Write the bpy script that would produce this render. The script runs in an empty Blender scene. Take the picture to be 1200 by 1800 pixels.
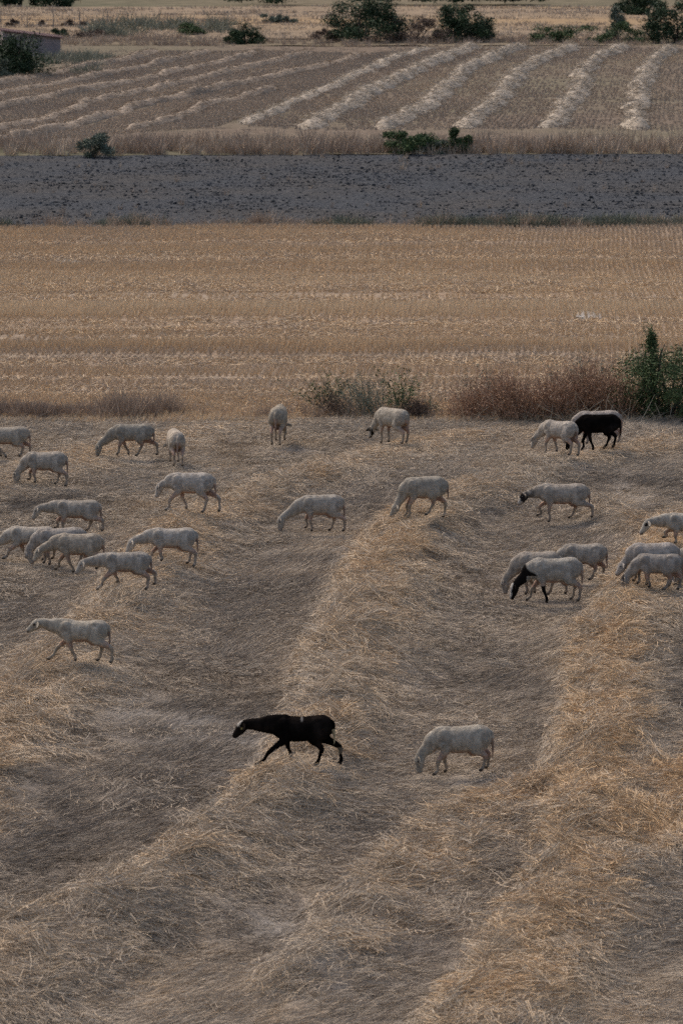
import bpy, bmesh, math, random
import numpy as np
from mathutils import Vector, Matrix

# ------------------------------------------------------------------ camera, sky, sun, exposure
scene = bpy.context.scene
COL = scene.collection
FPX, CX, CY, YH, CAM_H = 7500.0, 600.0, 900.0, -300.0, 13.8     # focal length and horizon in photo pixels
PITCH = math.atan((CY - YH) / FPX)
cam_d = bpy.data.cameras.new('camera')
cam = bpy.data.objects.new('camera', cam_d)
COL.objects.link(cam)
cam.location = (0, 0, CAM_H)
cam.rotation_euler = (math.pi / 2 - PITCH, 0, 0)
cam_d.sensor_fit = 'VERTICAL'
cam_d.sensor_height = 36.0
cam_d.sensor_width = 24.0
cam_d.lens = 36.0 * FPX / 1800.0
cam_d.clip_start, cam_d.clip_end = 1.0, 6000.0
cam_d.dof.use_dof = True
cam_d.dof.focus_distance = 86.0
cam_d.dof.aperture_fstop = 4.0
scene.camera = cam

SUN_EL, SUN_AZ = math.radians(50), math.radians(-42)      # azimuth from +Y, clockwise: light comes from the left, a little behind
world = bpy.data.worlds.new('World')
scene.world = world
world.use_nodes = True
wn = world.node_tree
sky = wn.nodes.new('ShaderNodeTexSky')
sky.sky_type = 'NISHITA'
sky.sun_disc = False
sky.sun_elevation = SUN_EL
sky.sun_rotation = SUN_AZ
sky.dust_density = 4.0
sky.ozone_density = 0.6
sky.air_density = 1.0
wn.links.new(sky.outputs[0], wn.nodes['Background'].inputs[0])
wn.nodes['Background'].inputs[1].default_value = 0.095
sun_d = bpy.data.lights.new('sun', 'SUN')
sun_d.energy = 1.3
sun_d.angle = math.radians(26)
sun_d.color = (1.0, 0.93, 0.85)
sun = bpy.data.objects.new('sun', sun_d)
COL.objects.link(sun)
sdir = Vector((math.sin(SUN_AZ) * math.cos(SUN_EL), math.cos(SUN_AZ) * math.cos(SUN_EL), math.sin(SUN_EL)))
sun.rotation_euler = sdir.to_track_quat('Z', 'Y').to_euler()
sun.location = (0, 0, 60)
scene.view_settings.view_transform = 'Standard'
scene.view_settings.look = 'None'
scene.view_settings.gamma = 1.0
scene.view_settings.exposure = 1.2
scene.view_settings.use_curve_mapping = False
scene.render.engine = 'CYCLES'
scene.cycles.max_bounces = 4
scene.cycles.diffuse_bounces = 2
scene.cycles.glossy_bounces = 1
scene.cycles.transmission_bounces = 2
scene.cycles.use_denoising = False
scene.cycles.caustics_reflective = scene.cycles.caustics_refractive = False

R = np.random.default_rng(7)
random.seed(7)

# ------------------------------------------------------------------ helpers
CP, SP = math.cos(PITCH), math.sin(PITCH)


def vnoise(x, y, seed=0):
    x = np.asarray(x, float); y = np.asarray(y, float)
    xi = np.floor(x).astype(np.int64); yi = np.floor(y).astype(np.int64)
    fx = x - xi; fy = y - yi
    fx = fx * fx * (3 - 2 * fx); fy = fy * fy * (3 - 2 * fy)

    def h(a, b):
        n = (a * 374761393 + b * 668265263 + seed * 1442695041) & 0x7fffffff
        n = ((n ^ (n >> 13)) * 1274126177) & 0x7fffffff
        n = ((n ^ (n >> 16)) * 668265263) & 0x7fffffff
        return ((n ^ (n >> 15)) & 0xffff) / 65535.0
    a = h(xi, yi); b = h(xi + 1, yi); c = h(xi, yi + 1); d = h(xi + 1, yi + 1)
    return (a * (1 - fx) + b * fx) * (1 - fy) + (c * (1 - fx) + d * fx) * fy


def fbm(x, y, octv=3, seed=0):
    v = 0; a = 0.5; t = 0
    for o in range(octv):
        v = v + a * vnoise(x * 2 ** o, y * 2 ** o, seed + o * 17); t += a; a *= 0.5
    return v / t


def ray(px, py):
    u = (px - CX) / FPX; v = (py - CY) / FPX
    return np.array([u, CP - v * SP, -SP - v * CP])


def ground(px, py, z=0.0):
    d = ray(px, py)
    t = (CAM_H - z) / -d[2]
    return np.array([d[0] * t, d[1] * t])


def pxm(py):                       # photo pixels per metre on the ground at row py
    return CP * (py - YH) / CAM_H


def poly(pts):
    return np.array([ground(a, b) for a, b in pts])


def smooth_poly(P, step=0.5):
    P = np.asarray(P, float)
    out = []
    Q = np.vstack([2 * P[0] - P[1], P, 2 * P[-1] - P[-2]])
    for i in range(1, len(Q) - 2):
        a, b, c, d = Q[i - 1:i + 3]
        n = max(2, int(np.linalg.norm(c - b) / step))
        for k in range(n):
            t = k / n
            out.append(0.5 * ((2 * b) + (c - a) * t + (2 * a - 5 * b + 4 * c - d) * t * t + (3 * b - a - 3 * c + d) * t ** 3))
    out.append(P[-1])
    return np.array(out)


def dist_poly(x, y, P):
    best = np.full(np.shape(x), 1e9)
    side = np.zeros(np.shape(x))
    for a, b in zip(P[:-1], P[1:]):
        d = b - a; L2 = d @ d + 1e-9
        t = np.clip(((x - a[0]) * d[0] + (y - a[1]) * d[1]) / L2, 0, 1)
        dx = x - a[0] - t * d[0]; dy = y - a[1] - t * d[1]
        r = np.hypot(dx, dy)
        m = r < best
        best = np.where(m, r, best)
        side = np.where(m, np.sign(d[0] * dy - d[1] * dx), side)
    return best, side


def mesh_np(name, V, F, mat=None, tint=None, smooth=False, tname='tint'):
    V = np.ascontiguousarray(V, dtype=np.float32).reshape(-1, 3)
    F = np.ascontiguousarray(F, dtype=np.int32)
    k = F.shape[1]
    me = bpy.data.meshes.new(name)
    me.vertices.add(len(V)); me.vertices.foreach_set('co', V.ravel())
    me.loops.add(F.size); me.loops.foreach_set('vertex_index', F.ravel())
    me.polygons.add(len(F))
    me.polygons.foreach_set('loop_start', np.arange(0, F.size, k, dtype=np.int32))
    me.update(calc_edges=True)
    me.validate()
    if tint is not None:
        a = me.attributes.new(tname, 'FLOAT', 'POINT')
        a.data.foreach_set('value', np.ascontiguousarray(tint, dtype=np.float32))
    if smooth:
        me.polygons.foreach_set('use_smooth', np.ones(len(F), bool))
    if mat:
        me.materials.append(mat)
    return me


def link(name, me, parent=None, kind=None, label=None, cat=None, group=None, loc=None):
    o = bpy.data.objects.new(name, me)
    COL.objects.link(o)
    if parent: o.parent = parent
    if loc is not None: o.location = loc
    if kind: o['kind'] = kind
    if label: o['label'] = label
    if cat: o['category'] = cat
    if group: o['group'] = group
    return o


def empty(name, loc, label, cat, group=None):
    o = link(name, None, label=label, cat=cat, group=group, loc=loc)
    o.empty_display_size = 0.2
    return o


def grid(name, xs, ys, hfun, mat, shear=0.0, kind='structure', label=None):
    X, Y = np.meshgrid(xs, ys)
    Y = Y + shear * X
    Z = hfun(X, Y)
    V = np.stack([X, Y, Z], -1).reshape(-1, 3)
    nx, ny = len(xs), len(ys)
    i = np.arange(nx * ny).reshape(ny, nx)
    F = np.stack([i[:-1, :-1], i[:-1, 1:], i[1:, 1:], i[1:, :-1]], -1).reshape(-1, 4)
    return link(name, mesh_np(name, V, F, mat, smooth=True), kind=kind, label=label)


def strips(P, D, L, W, bend, segs=2, taper=0.35, rng=R):
    """bent blades: base points P, unit directions D, lengths L, widths W, bend vectors (times L)"""
    n = len(P)
    rv = rng.normal(size=(n, 3))
    side = np.cross(D, rv); side /= np.linalg.norm(side, axis=1)[:, None] + 1e-9
    ts = np.linspace(0, 1, segs + 1)
    V = np.empty((n, segs + 1, 2, 3))
    for k, t in enumerate(ts):
        c = P + D * (L * t)[:, None] + bend * (L * t * t)[:, None]
        w = (W * (1 - (1 - taper) * t))[:, None] * 0.5
        V[:, k, 0] = c - side * w; V[:, k, 1] = c + side * w
    base = (np.arange(n) * (segs + 1) * 2)[:, None]
    q = []
    for k in range(segs):
        q.append(base + np.array([[2 * k, 2 * k + 1, 2 * k + 3, 2 * k + 2]]))
    F = np.stack(q, 1).reshape(-1, 4)
    return V.reshape(-1, 3), F


def dirs(az, el):
    return np.stack([np.cos(az) * np.cos(el), np.sin(az) * np.cos(el), np.sin(el)], -1)


# ------------------------------------------------------------------ materials
class NT:
    def __init__(s, name):
        s.m = bpy.data.materials.new(name); s.m.use_nodes = True
        s.t = s.m.node_tree
        s.b = s.t.nodes['Principled BSDF']
        s.b.inputs['Roughness'].default_value = 0.85
        s.b.inputs['Specular IOR Level'].default_value = 0.15

    def n(s, typ, **kw):
        nd = s.t.nodes.new(typ)
        for k, v in kw.items():
            setattr(nd, k, v)
        return nd

    def l(s, a, b): s.t.links.new(a, b)

    def noise(s, scale, detail=4, rough=0.55, vec=None, dist=0.0):
        nd = s.n('ShaderNodeTexNoise')
        nd.inputs['Scale'].default_value = scale; nd.inputs['Detail'].default_value = detail
        nd.inputs['Roughness'].default_value = rough; nd.inputs['Distortion'].default_value = dist
        if vec is not None: s.l(vec, nd.inputs['Vector'])
        return nd.outputs['Fac']

    def coords(s, scale=(1, 1, 1)):
        g = s.n('ShaderNodeNewGeometry')
        mp = s.n('ShaderNodeMapping'); mp.inputs['Scale'].default_value = scale
        s.l(g.outputs['Position'], mp.inputs['Vector'])
        return mp.outputs[0]

    def ramp(s, fac, stops):
        r = s.n('ShaderNodeValToRGB')
        e = r.color_ramp.elements
        while len(e) < len(stops): e.new(0.5)
        for i, (p, c) in enumerate(stops):
            e[i].position = p; e[i].color = (*c, 1)
        s.l(fac, r.inputs[0])
        return r.outputs[0]

    def mix(s, fac, a, b, mode='MIX'):
        m = s.n('ShaderNodeMix', data_type='RGBA', blend_type=mode)
        for v, i in ((fac, 0), (a, 6), (b, 7)):
            if hasattr(v, 'links'): s.l(v, m.inputs[i])
            elif i == 0: m.inputs[0].default_value = v
            else: m.inputs[i].default_value = (*v, 1)
        return m.outputs[2]

    def math(s, op, a, b=0.0):
        m = s.n('ShaderNodeMath', operation=op)
        for v, i in ((a, 0), (b, 1)):
            if hasattr(v, 'links'): s.l(v, m.inputs[i])
            else: m.inputs[i].default_value = v
        return m.outputs[0]

    def bump(s, h, strength=0.5, dist=0.05):
        b = s.n('ShaderNodeBump'); b.inputs['Strength'].default_value = strength; b.inputs['Distance'].default_value = dist
        s.l(h, b.inputs['Height']); s.l(b.outputs[0], s.b.inputs['Normal'])

    def color(s, c):
        if hasattr(c, 'links'): s.l(c, s.b.inputs['Base Color'])
        else: s.b.inputs['Base Color'].default_value = (*c, 1)


def ground_mat(name, stops, scale=3.0, patch=0.3, pstops=None, bump=0.6, bdist=0.04, stretch=(1, 1, 1)):
    m = NT(name)
    co = m.coords(stretch)
    f = m.noise(scale, 8, 0.65, co)
    c = m.ramp(f, stops)
    if pstops:
        p = m.noise(patch, 3, 0.5, co)
        c = m.mix(m.ramp(p, [(0.42, (0, 0, 0)), (0.62, (1, 1, 1))]), c, m.ramp(f, pstops))
    m.color(c)
    m.b.inputs['Specular IOR Level'].default_value = 0.0
    m.b.inputs['Roughness'].default_value = 1.0
    m.bump(m.noise(scale * 4, 6, 0.7, co), bump, bdist)
    return m.m


def blade_mat(name, stops, instanced=True, transl=0.0, rough=0.7):
    """colour from a per-stem value plus a per-clump value; both belong to the plant, not to the light"""
    m = NT(name)
    a = m.n('ShaderNodeAttribute', attribute_name='tint', attribute_type='GEOMETRY')
    f = a.outputs['Fac']
    if instanced:
        b = m.n('ShaderNodeAttribute', attribute_name='ctint', attribute_type='INSTANCER')
        f = m.math('ADD', m.math('MULTIPLY', m.math('SUBTRACT', f, 0.5), 0.42), b.outputs['Fac'])
    m.color(m.ramp(f, stops))
    m.b.inputs['Roughness'].default_value = rough
    m.b.inputs['Specular IOR Level'].default_value = 0.06
    return m.m


STRAW = blade_mat('straw_stems', [(0.0, (.125, .102, .08)), (0.25, (.265, .217, .168)), (0.55, (.42, .342, .255)), (0.8, (.455, .325, .20)), (1.0, (.48, .32, .175))])
STUB = blade_mat('stubble_stems', [(0.0, (.23, .175, .13)), (0.35, (.38, .30, .225)), (0.65, (.50, .35, .205)), (1.0, (.61, .47, .31))])
DRYGRASS = blade_mat('dry_grass', [(0.0, (.14, .10, .08)), (0.4, (.29, .215, .16)), (0.7, (.40, .31, .225)), (1.0, (.54, .45, .34))])
FARSTRAW = blade_mat('windrow_straw', [(0.0, (.17, .135, .10)), (0.45, (.28, .23, .175)), (1.0, (.38, .32, .25))], instanced=False)
FARSTRAW_W = blade_mat('windrow_straw_tan', [(0.0, (.125, .095, .07)), (0.45, (.225, .172, .125)), (1.0, (.31, .245, .18))], instanced=False)
SOIL = ground_mat('straw_litter_soil', [(.25, (.125, .10, .078)), (.5, (.21, .168, .128)), (.75, (.30, .24, .18))], 6, .35,
                  [(.25, (.12, .10, .083)), (.5, (.20, .17, .142)), (.75, (.28, .24, .20))], .8, .05)
SOIL2 = ground_mat('stubble_soil', [(.25, (.13, .095, .07)), (.5, (.21, .155, .11)), (.75, (.29, .215, .152))], 2.5, .25,
                   [(.25, (.14, .108, .083)), (.5, (.225, .175, .13)), (.75, (.31, .245, .185))], .5, .04, (.35, 1, 1))
PLOUGH = ground_mat('ploughed_earth', [(.32, (.034, .0355, .038)), (.5, (.053, .055, .059)), (.68, (.080, .082, .086))], 6, .16,
                    [(.32, (.038, .037, .037)), (.5, (.060, .058, .057)), (.68, (.090, .085, .081))], .8, .05)
FARSOIL = ground_mat('far_stubble', [(.25, (.085, .066, .051)), (.5, (.13, .102, .079)), (.75, (.185, .147, .112))], 1.6, .06,
                     [(.25, (.085, .074, .053)), (.5, (.125, .107, .077)), (.75, (.175, .147, .108))], .5, .05)
YELLOW = ground_mat('far_dry_field', [(.25, (.135, .10, .07)), (.5, (.19, .145, .103)), (.75, (.25, .195, .138))], .8, .05,
                    [(.25, (.165, .115, .072)), (.5, (.225, .16, .098)), (.75, (.28, .205, .13))], .4, .05, (.25, 1, 1))
DRYLAND = ground_mat('dry_ground', [(.25, (.09, .075, .053)), (.5, (.14, .113, .08)), (.75, (.20, .16, .112))], .5, .02,
                     [(.25, (.06, .06, .042)), (.5, (.10, .092, .063)), (.75, (.15, .13, .09))], .4, .05)
def add_bare(mat):
    t = mat.node_tree; m = NT.__new__(NT); m.m = mat; m.t = t; m.b = t.nodes['Principled BSDF']
    src = m.b.inputs['Base Color'].links[0].from_socket
    a = m.n('ShaderNodeAttribute', attribute_name='bare', attribute_type='GEOMETRY')
    m.color(m.mix(a.outputs['Fac'], src, m.ramp(m.noise(9, 6, .6, m.coords()), [(.3, (.17, .152, .135)), (.7, (.26, .238, .215))])))


add_bare(SOIL)
PALE = ground_mat('bare_pale_soil', [(.25, (.20, .18, .16)), (.5, (.27, .245, .22)), (.75, (.33, .305, .28))], 8, .5, None, .6, .03)

# ------------------------------------------------------------------ scatter with geometry nodes (uncountable straw, grass, clods)
PROTO = {}


def proto(name, V, F, mat, tint, smooth=False):
    return bpy.data.objects.new(name, mesh_np(name, V, F, mat, tint, smooth))


def scatter(name, protos, P, rot, scl, ctint, label, parent=None):
    n = len(P)
    me = bpy.data.meshes.new(name)
    me.vertices.add(n); me.vertices.foreach_set('co', np.ascontiguousarray(P, dtype=np.float32).ravel())
    for an, arr in (('rot', rot), ('scl', scl)):
        a = me.attributes.new(an, 'FLOAT_VECTOR', 'POINT')
        a.data.foreach_set('vector', np.ascontiguousarray(arr, dtype=np.float32).ravel())
    a = me.attributes.new('ctint', 'FLOAT', 'POINT'); a.data.foreach_set('value', np.ascontiguousarray(ctint, dtype=np.float32))
    a = me.attributes.new('idx', 'INT', 'POINT'); a.data.foreach_set('value', R.integers(0, len(protos), n).astype(np.int32))
    me.update()
    o = link(name, me, parent=parent, kind='stuff', label=label)
    ng = bpy.data.node_groups.new(name, 'GeometryNodeTree')
    ng.interface.new_socket('Geometry', in_out='INPUT', socket_type='NodeSocketGeometry')
    ng.interface.new_socket('Geometry', in_out='OUTPUT', socket_type='NodeSocketGeometry')
    N, Lk = ng.nodes, ng.links
    gi, go = N.new('NodeGroupInput'), N.new('NodeGroupOutput')
    iop = N.new('GeometryNodeInstanceOnPoints')
    join = N.new('GeometryNodeJoinGeometry')
    for p in protos:
        oi = N.new('GeometryNodeObjectInfo'); oi.inputs['Object'].default_value = p; oi.inputs['As Instance'].default_value = False
        g2 = N.new('GeometryNodeGeometryToInstance')
        Lk.new(oi.outputs['Geometry'], g2.inputs[0]); Lk.new(g2.outputs[0], join.inputs[0])

    def attr(nm, dt):
        a = N.new('GeometryNodeInputNamedAttribute'); a.data_type = dt; a.inputs['Name'].default_value = nm
        return a.outputs['Attribute']
    Lk.new(gi.outputs[0], iop.inputs['Points']); Lk.new(join.outputs[0], iop.inputs['Instance'])
    iop.inputs['Pick Instance'].default_value = True
    Lk.new(attr('idx', 'INT'), iop.inputs['Instance Index'])
    Lk.new(attr('rot', 'FLOAT_VECTOR'), iop.inputs['Rotation'])
    Lk.new(attr('scl', 'FLOAT_VECTOR'), iop.inputs['Scale'])
    Lk.new(iop.outputs[0], go.inputs[0])
    md = o.modifiers.new('scatter', 'NODES'); md.node_group = ng
    return o


def euler_from(az, gx, gy):
    """rotation that lays a clump on a slope (gradient gx, gy) heading along az"""
    nrm = np.stack([-gx, -gy, np.ones_like(gx)], -1); nrm /= np.linalg.norm(nrm, axis=1)[:, None]
    x = np.stack([np.cos(az), np.sin(az), np.zeros_like(az)], -1)
    x = x - nrm * np.sum(x * nrm, 1)[:, None]; x /= np.linalg.norm(x, axis=1)[:, None]
    y = np.cross(nrm, x)
    return np.stack([np.arctan2(y[:, 2], nrm[:, 2]), -np.arcsin(np.clip(x[:, 2], -1, 1)), np.arctan2(x[:, 1], x[:, 0])], -1)


# ------------------------------------------------------------------ the land: boundaries (metres from the camera)
Y_NEAR0, Y_NEAR1 = 40.0, ground(600, 738)[1]
Y_ST1 = ground(600, 400)[1]
Y_PL1 = ground(600, 274)[1]
Y_VG1 = ground(600, 258)[1]
Y_FF1 = ground(600, 82)[1]
Y_YF0 = ground(600, 70)[1]
Y_YF1 = ground(600, 12)[1]

NEAR_ROWS = [smooth_poly(poly(p), 0.6) for p in (
    [(-60, 1800), (90, 1690), (240, 1610), (400, 1500), (490, 1430), (560, 1320), (605, 1200), (650, 1080), (700, 985), (775, 915), (890, 862), (1010, 825), (1200, 785)],
    [(840, 1850), (890, 1760), (960, 1640), (1010, 1540), (1040, 1420), (1060, 1280), (1070, 1170), (1110, 1080), (1170, 990), (1230, 930)],
    [(-120, 1520), (-20, 1340), (110, 1190), (225, 1065), (330, 965), (425, 898), (545, 848), (665, 808), (820, 772)],
    [(520, 1760), (640, 1640), (750, 1540), (830, 1460), (920, 1420), (1030, 1400)],
    [(-90, 900), (40, 850), (170, 800), (330, 765), (480, 748)],
    [(1040, 905), (1130, 940), (1230, 1010)],
    [(940, 850), (1030, 812), (1150, 800)],
    [(1120, 1500), (1200, 1400), (1300, 1300)],
)]
ROW_AMP = [0.45, 0.40, 0.32, 0.20, 0.18, 0.20, 0.20, 0.16]
ROW_SIG = [0.80, 0.74, 0.75, 0.65, 0.7, 0.6, 0.55, 0.7]


def row_mask(x, y):
    m = np.zeros(np.shape(x)); h = np.zeros(np.shape(x))
    for i, P in enumerate(NEAR_ROWS):
        wob = (fbm(x * .7, y * .35, 2, 31 + i) - .5) * .7
        d, s = dist_poly(x, y, P)
        sg = ROW_SIG[i] * (0.8 + .5 * fbm(x * .5, y * .25, 2, 77 + i))
        steep = s > 0
        q = np.abs((d + wob * .4) / np.where(steep, sg * .85, sg * 1.15))
        g = np.exp(-np.where(steep, q ** 3.4, q ** 2.2) / 1.2)
        m = np.maximum(m, g)
        h = np.maximum(h, g * ROW_AMP[i])
    return m, h


def near_h(x, y):
    m, h = row_mask(x, y)
    lump = (fbm(x * 1.7, y * 1.1, 3, 5) - .5)
    lump2 = (fbm(x * 4.2, y * 2.2, 2, 9) - .5)
    roll = (fbm(x * .28, y * .16, 2, 3) - .5) * .35
    edge = .7 * np.clip((y - (Y_NEAR1 - 13)) / 8, 0, 1) + .3 * np.clip((y - (Y_NEAR1 - 3)) / 3, 0, 1)
    z = h * (.75 + .5 * fbm(x * 1.1, y * .5, 2, 21)) + lump * (.05 + .30 * m) + lump2 * (.02 + .09 * m) + roll * .8
    return z * (1 - edge) + 0.02


BARE = [(345, 1275, .9, 1.6), (400, 1305, .7, 1.4), (368, 1370, .5, .9), (1085, 884, .9, 2.2), (560, 1708, .45, .9), (620, 985, .5, 1.0), (240, 1255, .6, 1.2), (470, 1640, .5, .9)]
BARE = [(*ground(a, b), c, d) for a, b, c, d in BARE]


def bare_mask(x, y):
    m = np.zeros(np.shape(x))
    for bx, by, rx, ry in BARE:
        m = np.maximum(m, np.exp(-(((x - bx) / rx) ** 2 + ((y - by) / ry) ** 2) + (fbm(x * 2, y * 1.2, 2, 4) - .5) * 1.2))
    return np.clip(m, 0, 1)


OLD = [(180, 1490, 2.0, 3.2), (40, 1610, 1.6, 2.4), (330, 1400, 1.3, 2.4), (400, 1190, 1.5, 4.0), (440, 1080, 1.5, 4.0), (520, 1010, 1.0, 2.5), (820, 1160, 1.2, 4.5), (860, 1060, 1.2, 3.5), (560, 1610, 1.3, 2.6), (640, 1490, .9, 2.6), (430, 1690, 1.2, 1.8),
       (900, 1560, .9, 2.4), (800, 1700, 1.0, 1.6), (1190, 1180, .9, 4.0), (1190, 1640, .7, 3.0), (100, 1420, 1.2, 2.0), (700, 880, 1.6, 2.5), (60, 880, 1.6, 3.0), (860, 930, 1.4, 2.5), (1130, 860, 1.4, 2.5), (620, 1760, 1.4, 1.6)]
OLD = [(*ground(a, b), c, d) for a, b, c, d in OLD]


def old_mask(x, y):
    """lanes where the stubble is older, grey and weathered"""
    m = np.zeros(np.shape(x))
    for bx, by, rx, ry in OLD:
        m = np.maximum(m, np.exp(-(((x - bx) / rx) ** 2 + ((y - by) / ry) ** 2) + (fbm(x * 1.2, y * .7, 3, 44) - .5) * 1.6))
    return np.clip(m, 0, 1)


def flat(z, amp=0.0, sc=.3, seed=1):
    return lambda x, y: z + amp * (fbm(x * sc, y * sc, 3, seed) - .5)


def axis(a, b, step): return np.linspace(a, b, max(2, int(round((b - a) / step)) + 1))


def build_land():
    # sheet to the horizon
    V = np.array([[-4000, -500, -.35], [4000, -500, -.35], [4000, 5000, -.35], [-4000, 5000, -.35]])
    link('ground', mesh_np('ground', V, np.array([[0, 1, 2, 3]]), DRYLAND), kind='structure')
    xs, ys = axis(-24, 24, .12), axis(Y_NEAR0, Y_NEAR1, .16)
    o = grid('straw_field', xs, ys, near_h, SOIL)
    X, Y = np.meshgrid(xs, ys)
    a = o.data.attributes.new('bare', 'FLOAT', 'POINT'); a.data.foreach_set('value', bare_mask(X, Y).astype(np.float32).ravel())
    grid('stubble_field', axis(-36, 36, .5), axis(Y_NEAR1, Y_ST1, .5), flat(.02, .10, .25, 8), SOIL2, .02)
    grid('ploughed_field', axis(-44, 44, .16), axis(Y_ST1 + .05, Y_PL1, .2),
         lambda x, y: .03 + .10 * (fbm(x * 1.6, y * 1.1, 3, 12) - .35) * np.clip((y - Y_ST1 - .02 * x) / .6, 0, 1) + .012 * np.sin(y * 4.4 + 1.5 * fbm(x * .4, y * .4, 2, 6)), PLOUGH, .03)
    grid('verge', axis(-48, 48, .6), axis(Y_PL1, Y_VG1, .5), flat(.05, .08, .4, 15), DRYLAND, .03)
    grid('windrow_field', axis(-60, 60, .8), axis(Y_VG1, Y_FF1, .8), flat(.05, .15, .08, 19), FARSOIL)
    grid('far_verge', axis(-75, 75, 1), axis(Y_FF1, Y_YF0, 1), flat(.05, .3, .3, 23), DRYLAND)
    grid('far_dry_field', axis(-90, 90, 1.5), axis(Y_YF0, Y_YF1, 1.5), flat(.03, .2, .06, 29), YELLOW)


build_land()


# ------------------------------------------------------------------ where the flock stands
# label, rump, chest, feet row, back row, poll, nose, feet x (near front, far front, near hind, far hind), lifts, look, tone (all in photo pixels)
FLOCK = [
    ('white sheep cut by the left edge, walking above the grazing ewe', 50, -28, 805, 750, (-52, 766), (-66, 784), (12, 2, 35, 51), (0, 0, 0, 0), 'white', .92, 0),
    ('white sheep grazing at far left with a dark ear', 116, 44, 853, 795, (29, 831), (27, 852), (63, 50, 117, 97), (0, .02, 0, 0), 'dark_brow', .95, 0),
    ('grey fleeced sheep grazing with long stride in the back left row', 268, 198, 802, 745, (174, 780), (171, 800), (207, 227, 240, 276), (0, 0, 0, 0), 'white', .80, 0),
    ('white sheep walking right of the far left group with low head', 376, 297, 898, 832, (281, 853), (274, 878), (293, 327, 358, 385), (.02, 0, 0, 0), 'white', 1.06, 0),
    ('white sheep walking alone above the left cluster', 175, 95, 936, 879, (68, 891), (58, 914), (110, 97, 181, 152), (0, .04, .02, 0), 'white', 1.0, 0),
    ('white sheep at back of the left cluster, its head past the edge', 96, 14, 985, 925, (-8, 955), (-20, 976), (8, 46, 78, 92), (0, 0, 0, 0), 'white', .98, 0),
    ('white sheep in the middle of the left cluster, half hidden', 150, 62, 993, 927, (48, 966), (56, 989), (88, 78, 138, 146), (0, 0, 0, 0), 'white', .95, 0),
    ('white sheep at front of the left cluster with bony hips', 180, 98, 1007, 937, (70, 964), (60, 987), (131, 97, 172, 136), (0, 0, .06, 0), 'white', .98, 0),
    ('white sheep walking right of the left cluster, nose to the straw', 344, 262, 991, 926, (234, 946), (223, 971), (285, 263, 341, 330), (0, 0, 0, .03), 'white', 1.0, 0),
    ('white sheep striding below the left cluster', 263, 180, 1034, 972, (148, 986), (136, 1008), (173, 208, 257, 272), (0, 0, 0, .06), 'white', .96, 0),
    ('white sheep striding alone at left with its head held level', 190, 100, 1164, 1093, (68, 1096), (49, 1115), (135, 84, 198, 171), (0, 0, 0, 0), 'eye_patch2', 1.0, 0),
    ('white sheep grazing at the centre of the field, head down left', 602, 527, 935, 870, (494, 909), (492, 932), (548, 538, 604, 580), (0, .04, 0, 0), 'white', 1.04, 0),
    ('white sheep grazing right of centre, muzzle in the straw', 784, 708, 909, 839, (697, 886), (688, 908), (717, 713, 749, 781), (0, 0, 0, 0), 'white', 1.0, 0),
    ('black sheep grazing in the trio beside the dry shrubs', 1087, 1016, 791, 729, (1001, 770), (997, 789), (1042, 1024, 1061, 1078), (0, 0, 0, 0), 'black', 1, 0),
    ('white sheep hidden behind the black grazing sheep, only its back showing', 1089, 1012, 781, 722, (996, 758), (992, 778), (1031, 1024, 1078, 1087), (0, 0, 0, 0), 'white', 1.0, 0),
    ('white sheep with a dark masked face walking on the right', 1032, 945, 916, 851, (923, 868), (911, 889), (965, 946, 1040, 1001), (0, .10, 0, .0), 'dark_mask', 1.0, 0),
    ('white sheep with a black eye patch, cut by the right edge', 1252, 1166, 962, 902, (1139, 914), (1124, 940), (1186, 1168, 1240, 1255), (0, .08, 0, 0), 'eye_patch', 1.02, 0),
    ('white sheep grazing behind the black necked sheep, head at left', 984, 908, 1046, 969, (886, 1019), (887, 1042), (926, 940, 965, 994), (0, 0, 0, 0), 'white', 1.02, 0),
    ('white sheep with black neck and white muzzle tip grazing at right', 1019, 930, 1060, 980, (905, 1026), (898, 1056), (961, 928, 1016, 1005), (0, 0, 0, 0), 'black_neck', .98, 0),
    ('white sheep behind the black necked sheep, only its hind part clear', 1063, 988, 1020, 955, (968, 992), (962, 1012), (1005, 998, 1037, 1058), (0, 0, 0, 0), 'white', .95, 0),
    ('white sheep grazing at back of the right edge group, nose at left', 1190, 1106, 1032, 958, (1096, 993), (1086, 1013), (1122, 1114, 1175, 1184), (0, 0, 0, 0), 'white', 1.03, 0),
    ('white sheep grazing at front of the right edge group', 1196, 1118, 1041, 976, (1099, 1016), (1096, 1037), (1142, 1137, 1167, 1192), (0, 0, 0, 0), 'dark_brow', .82, 0),
    ('white sheep at the right edge, its chest above the front grazer', 1272, 1192, 1024, 963, (1174, 990), (1170, 1010), (1205, 1212, 1262, 1270), (0, 0, 0, 0), 'white', .88, 0),
    ('white sheep at the right edge with its head behind the front grazer', 1282, 1202, 1038, 980, (1181, 1018), (1177, 1037), (1215, 1222, 1272, 1280), (0, 0, 0, 0), 'white', .85, 0),
    ('black sheep with a white crown striding alone in the foreground', 583, 478, 1343, 1258, (430, 1270), (411, 1299), (453, 511, 555, 599), (0, 0, 0, .0), 'black_walker', 1, 0),
    ('white sheep grazing alone in the foreground right of the black one', 862, 757, 1360, 1275, (736, 1325), (736, 1356), (763, 785, 845, 857), (0, 0, 0, 0), 'white', 1.05, 0),
]
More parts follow.
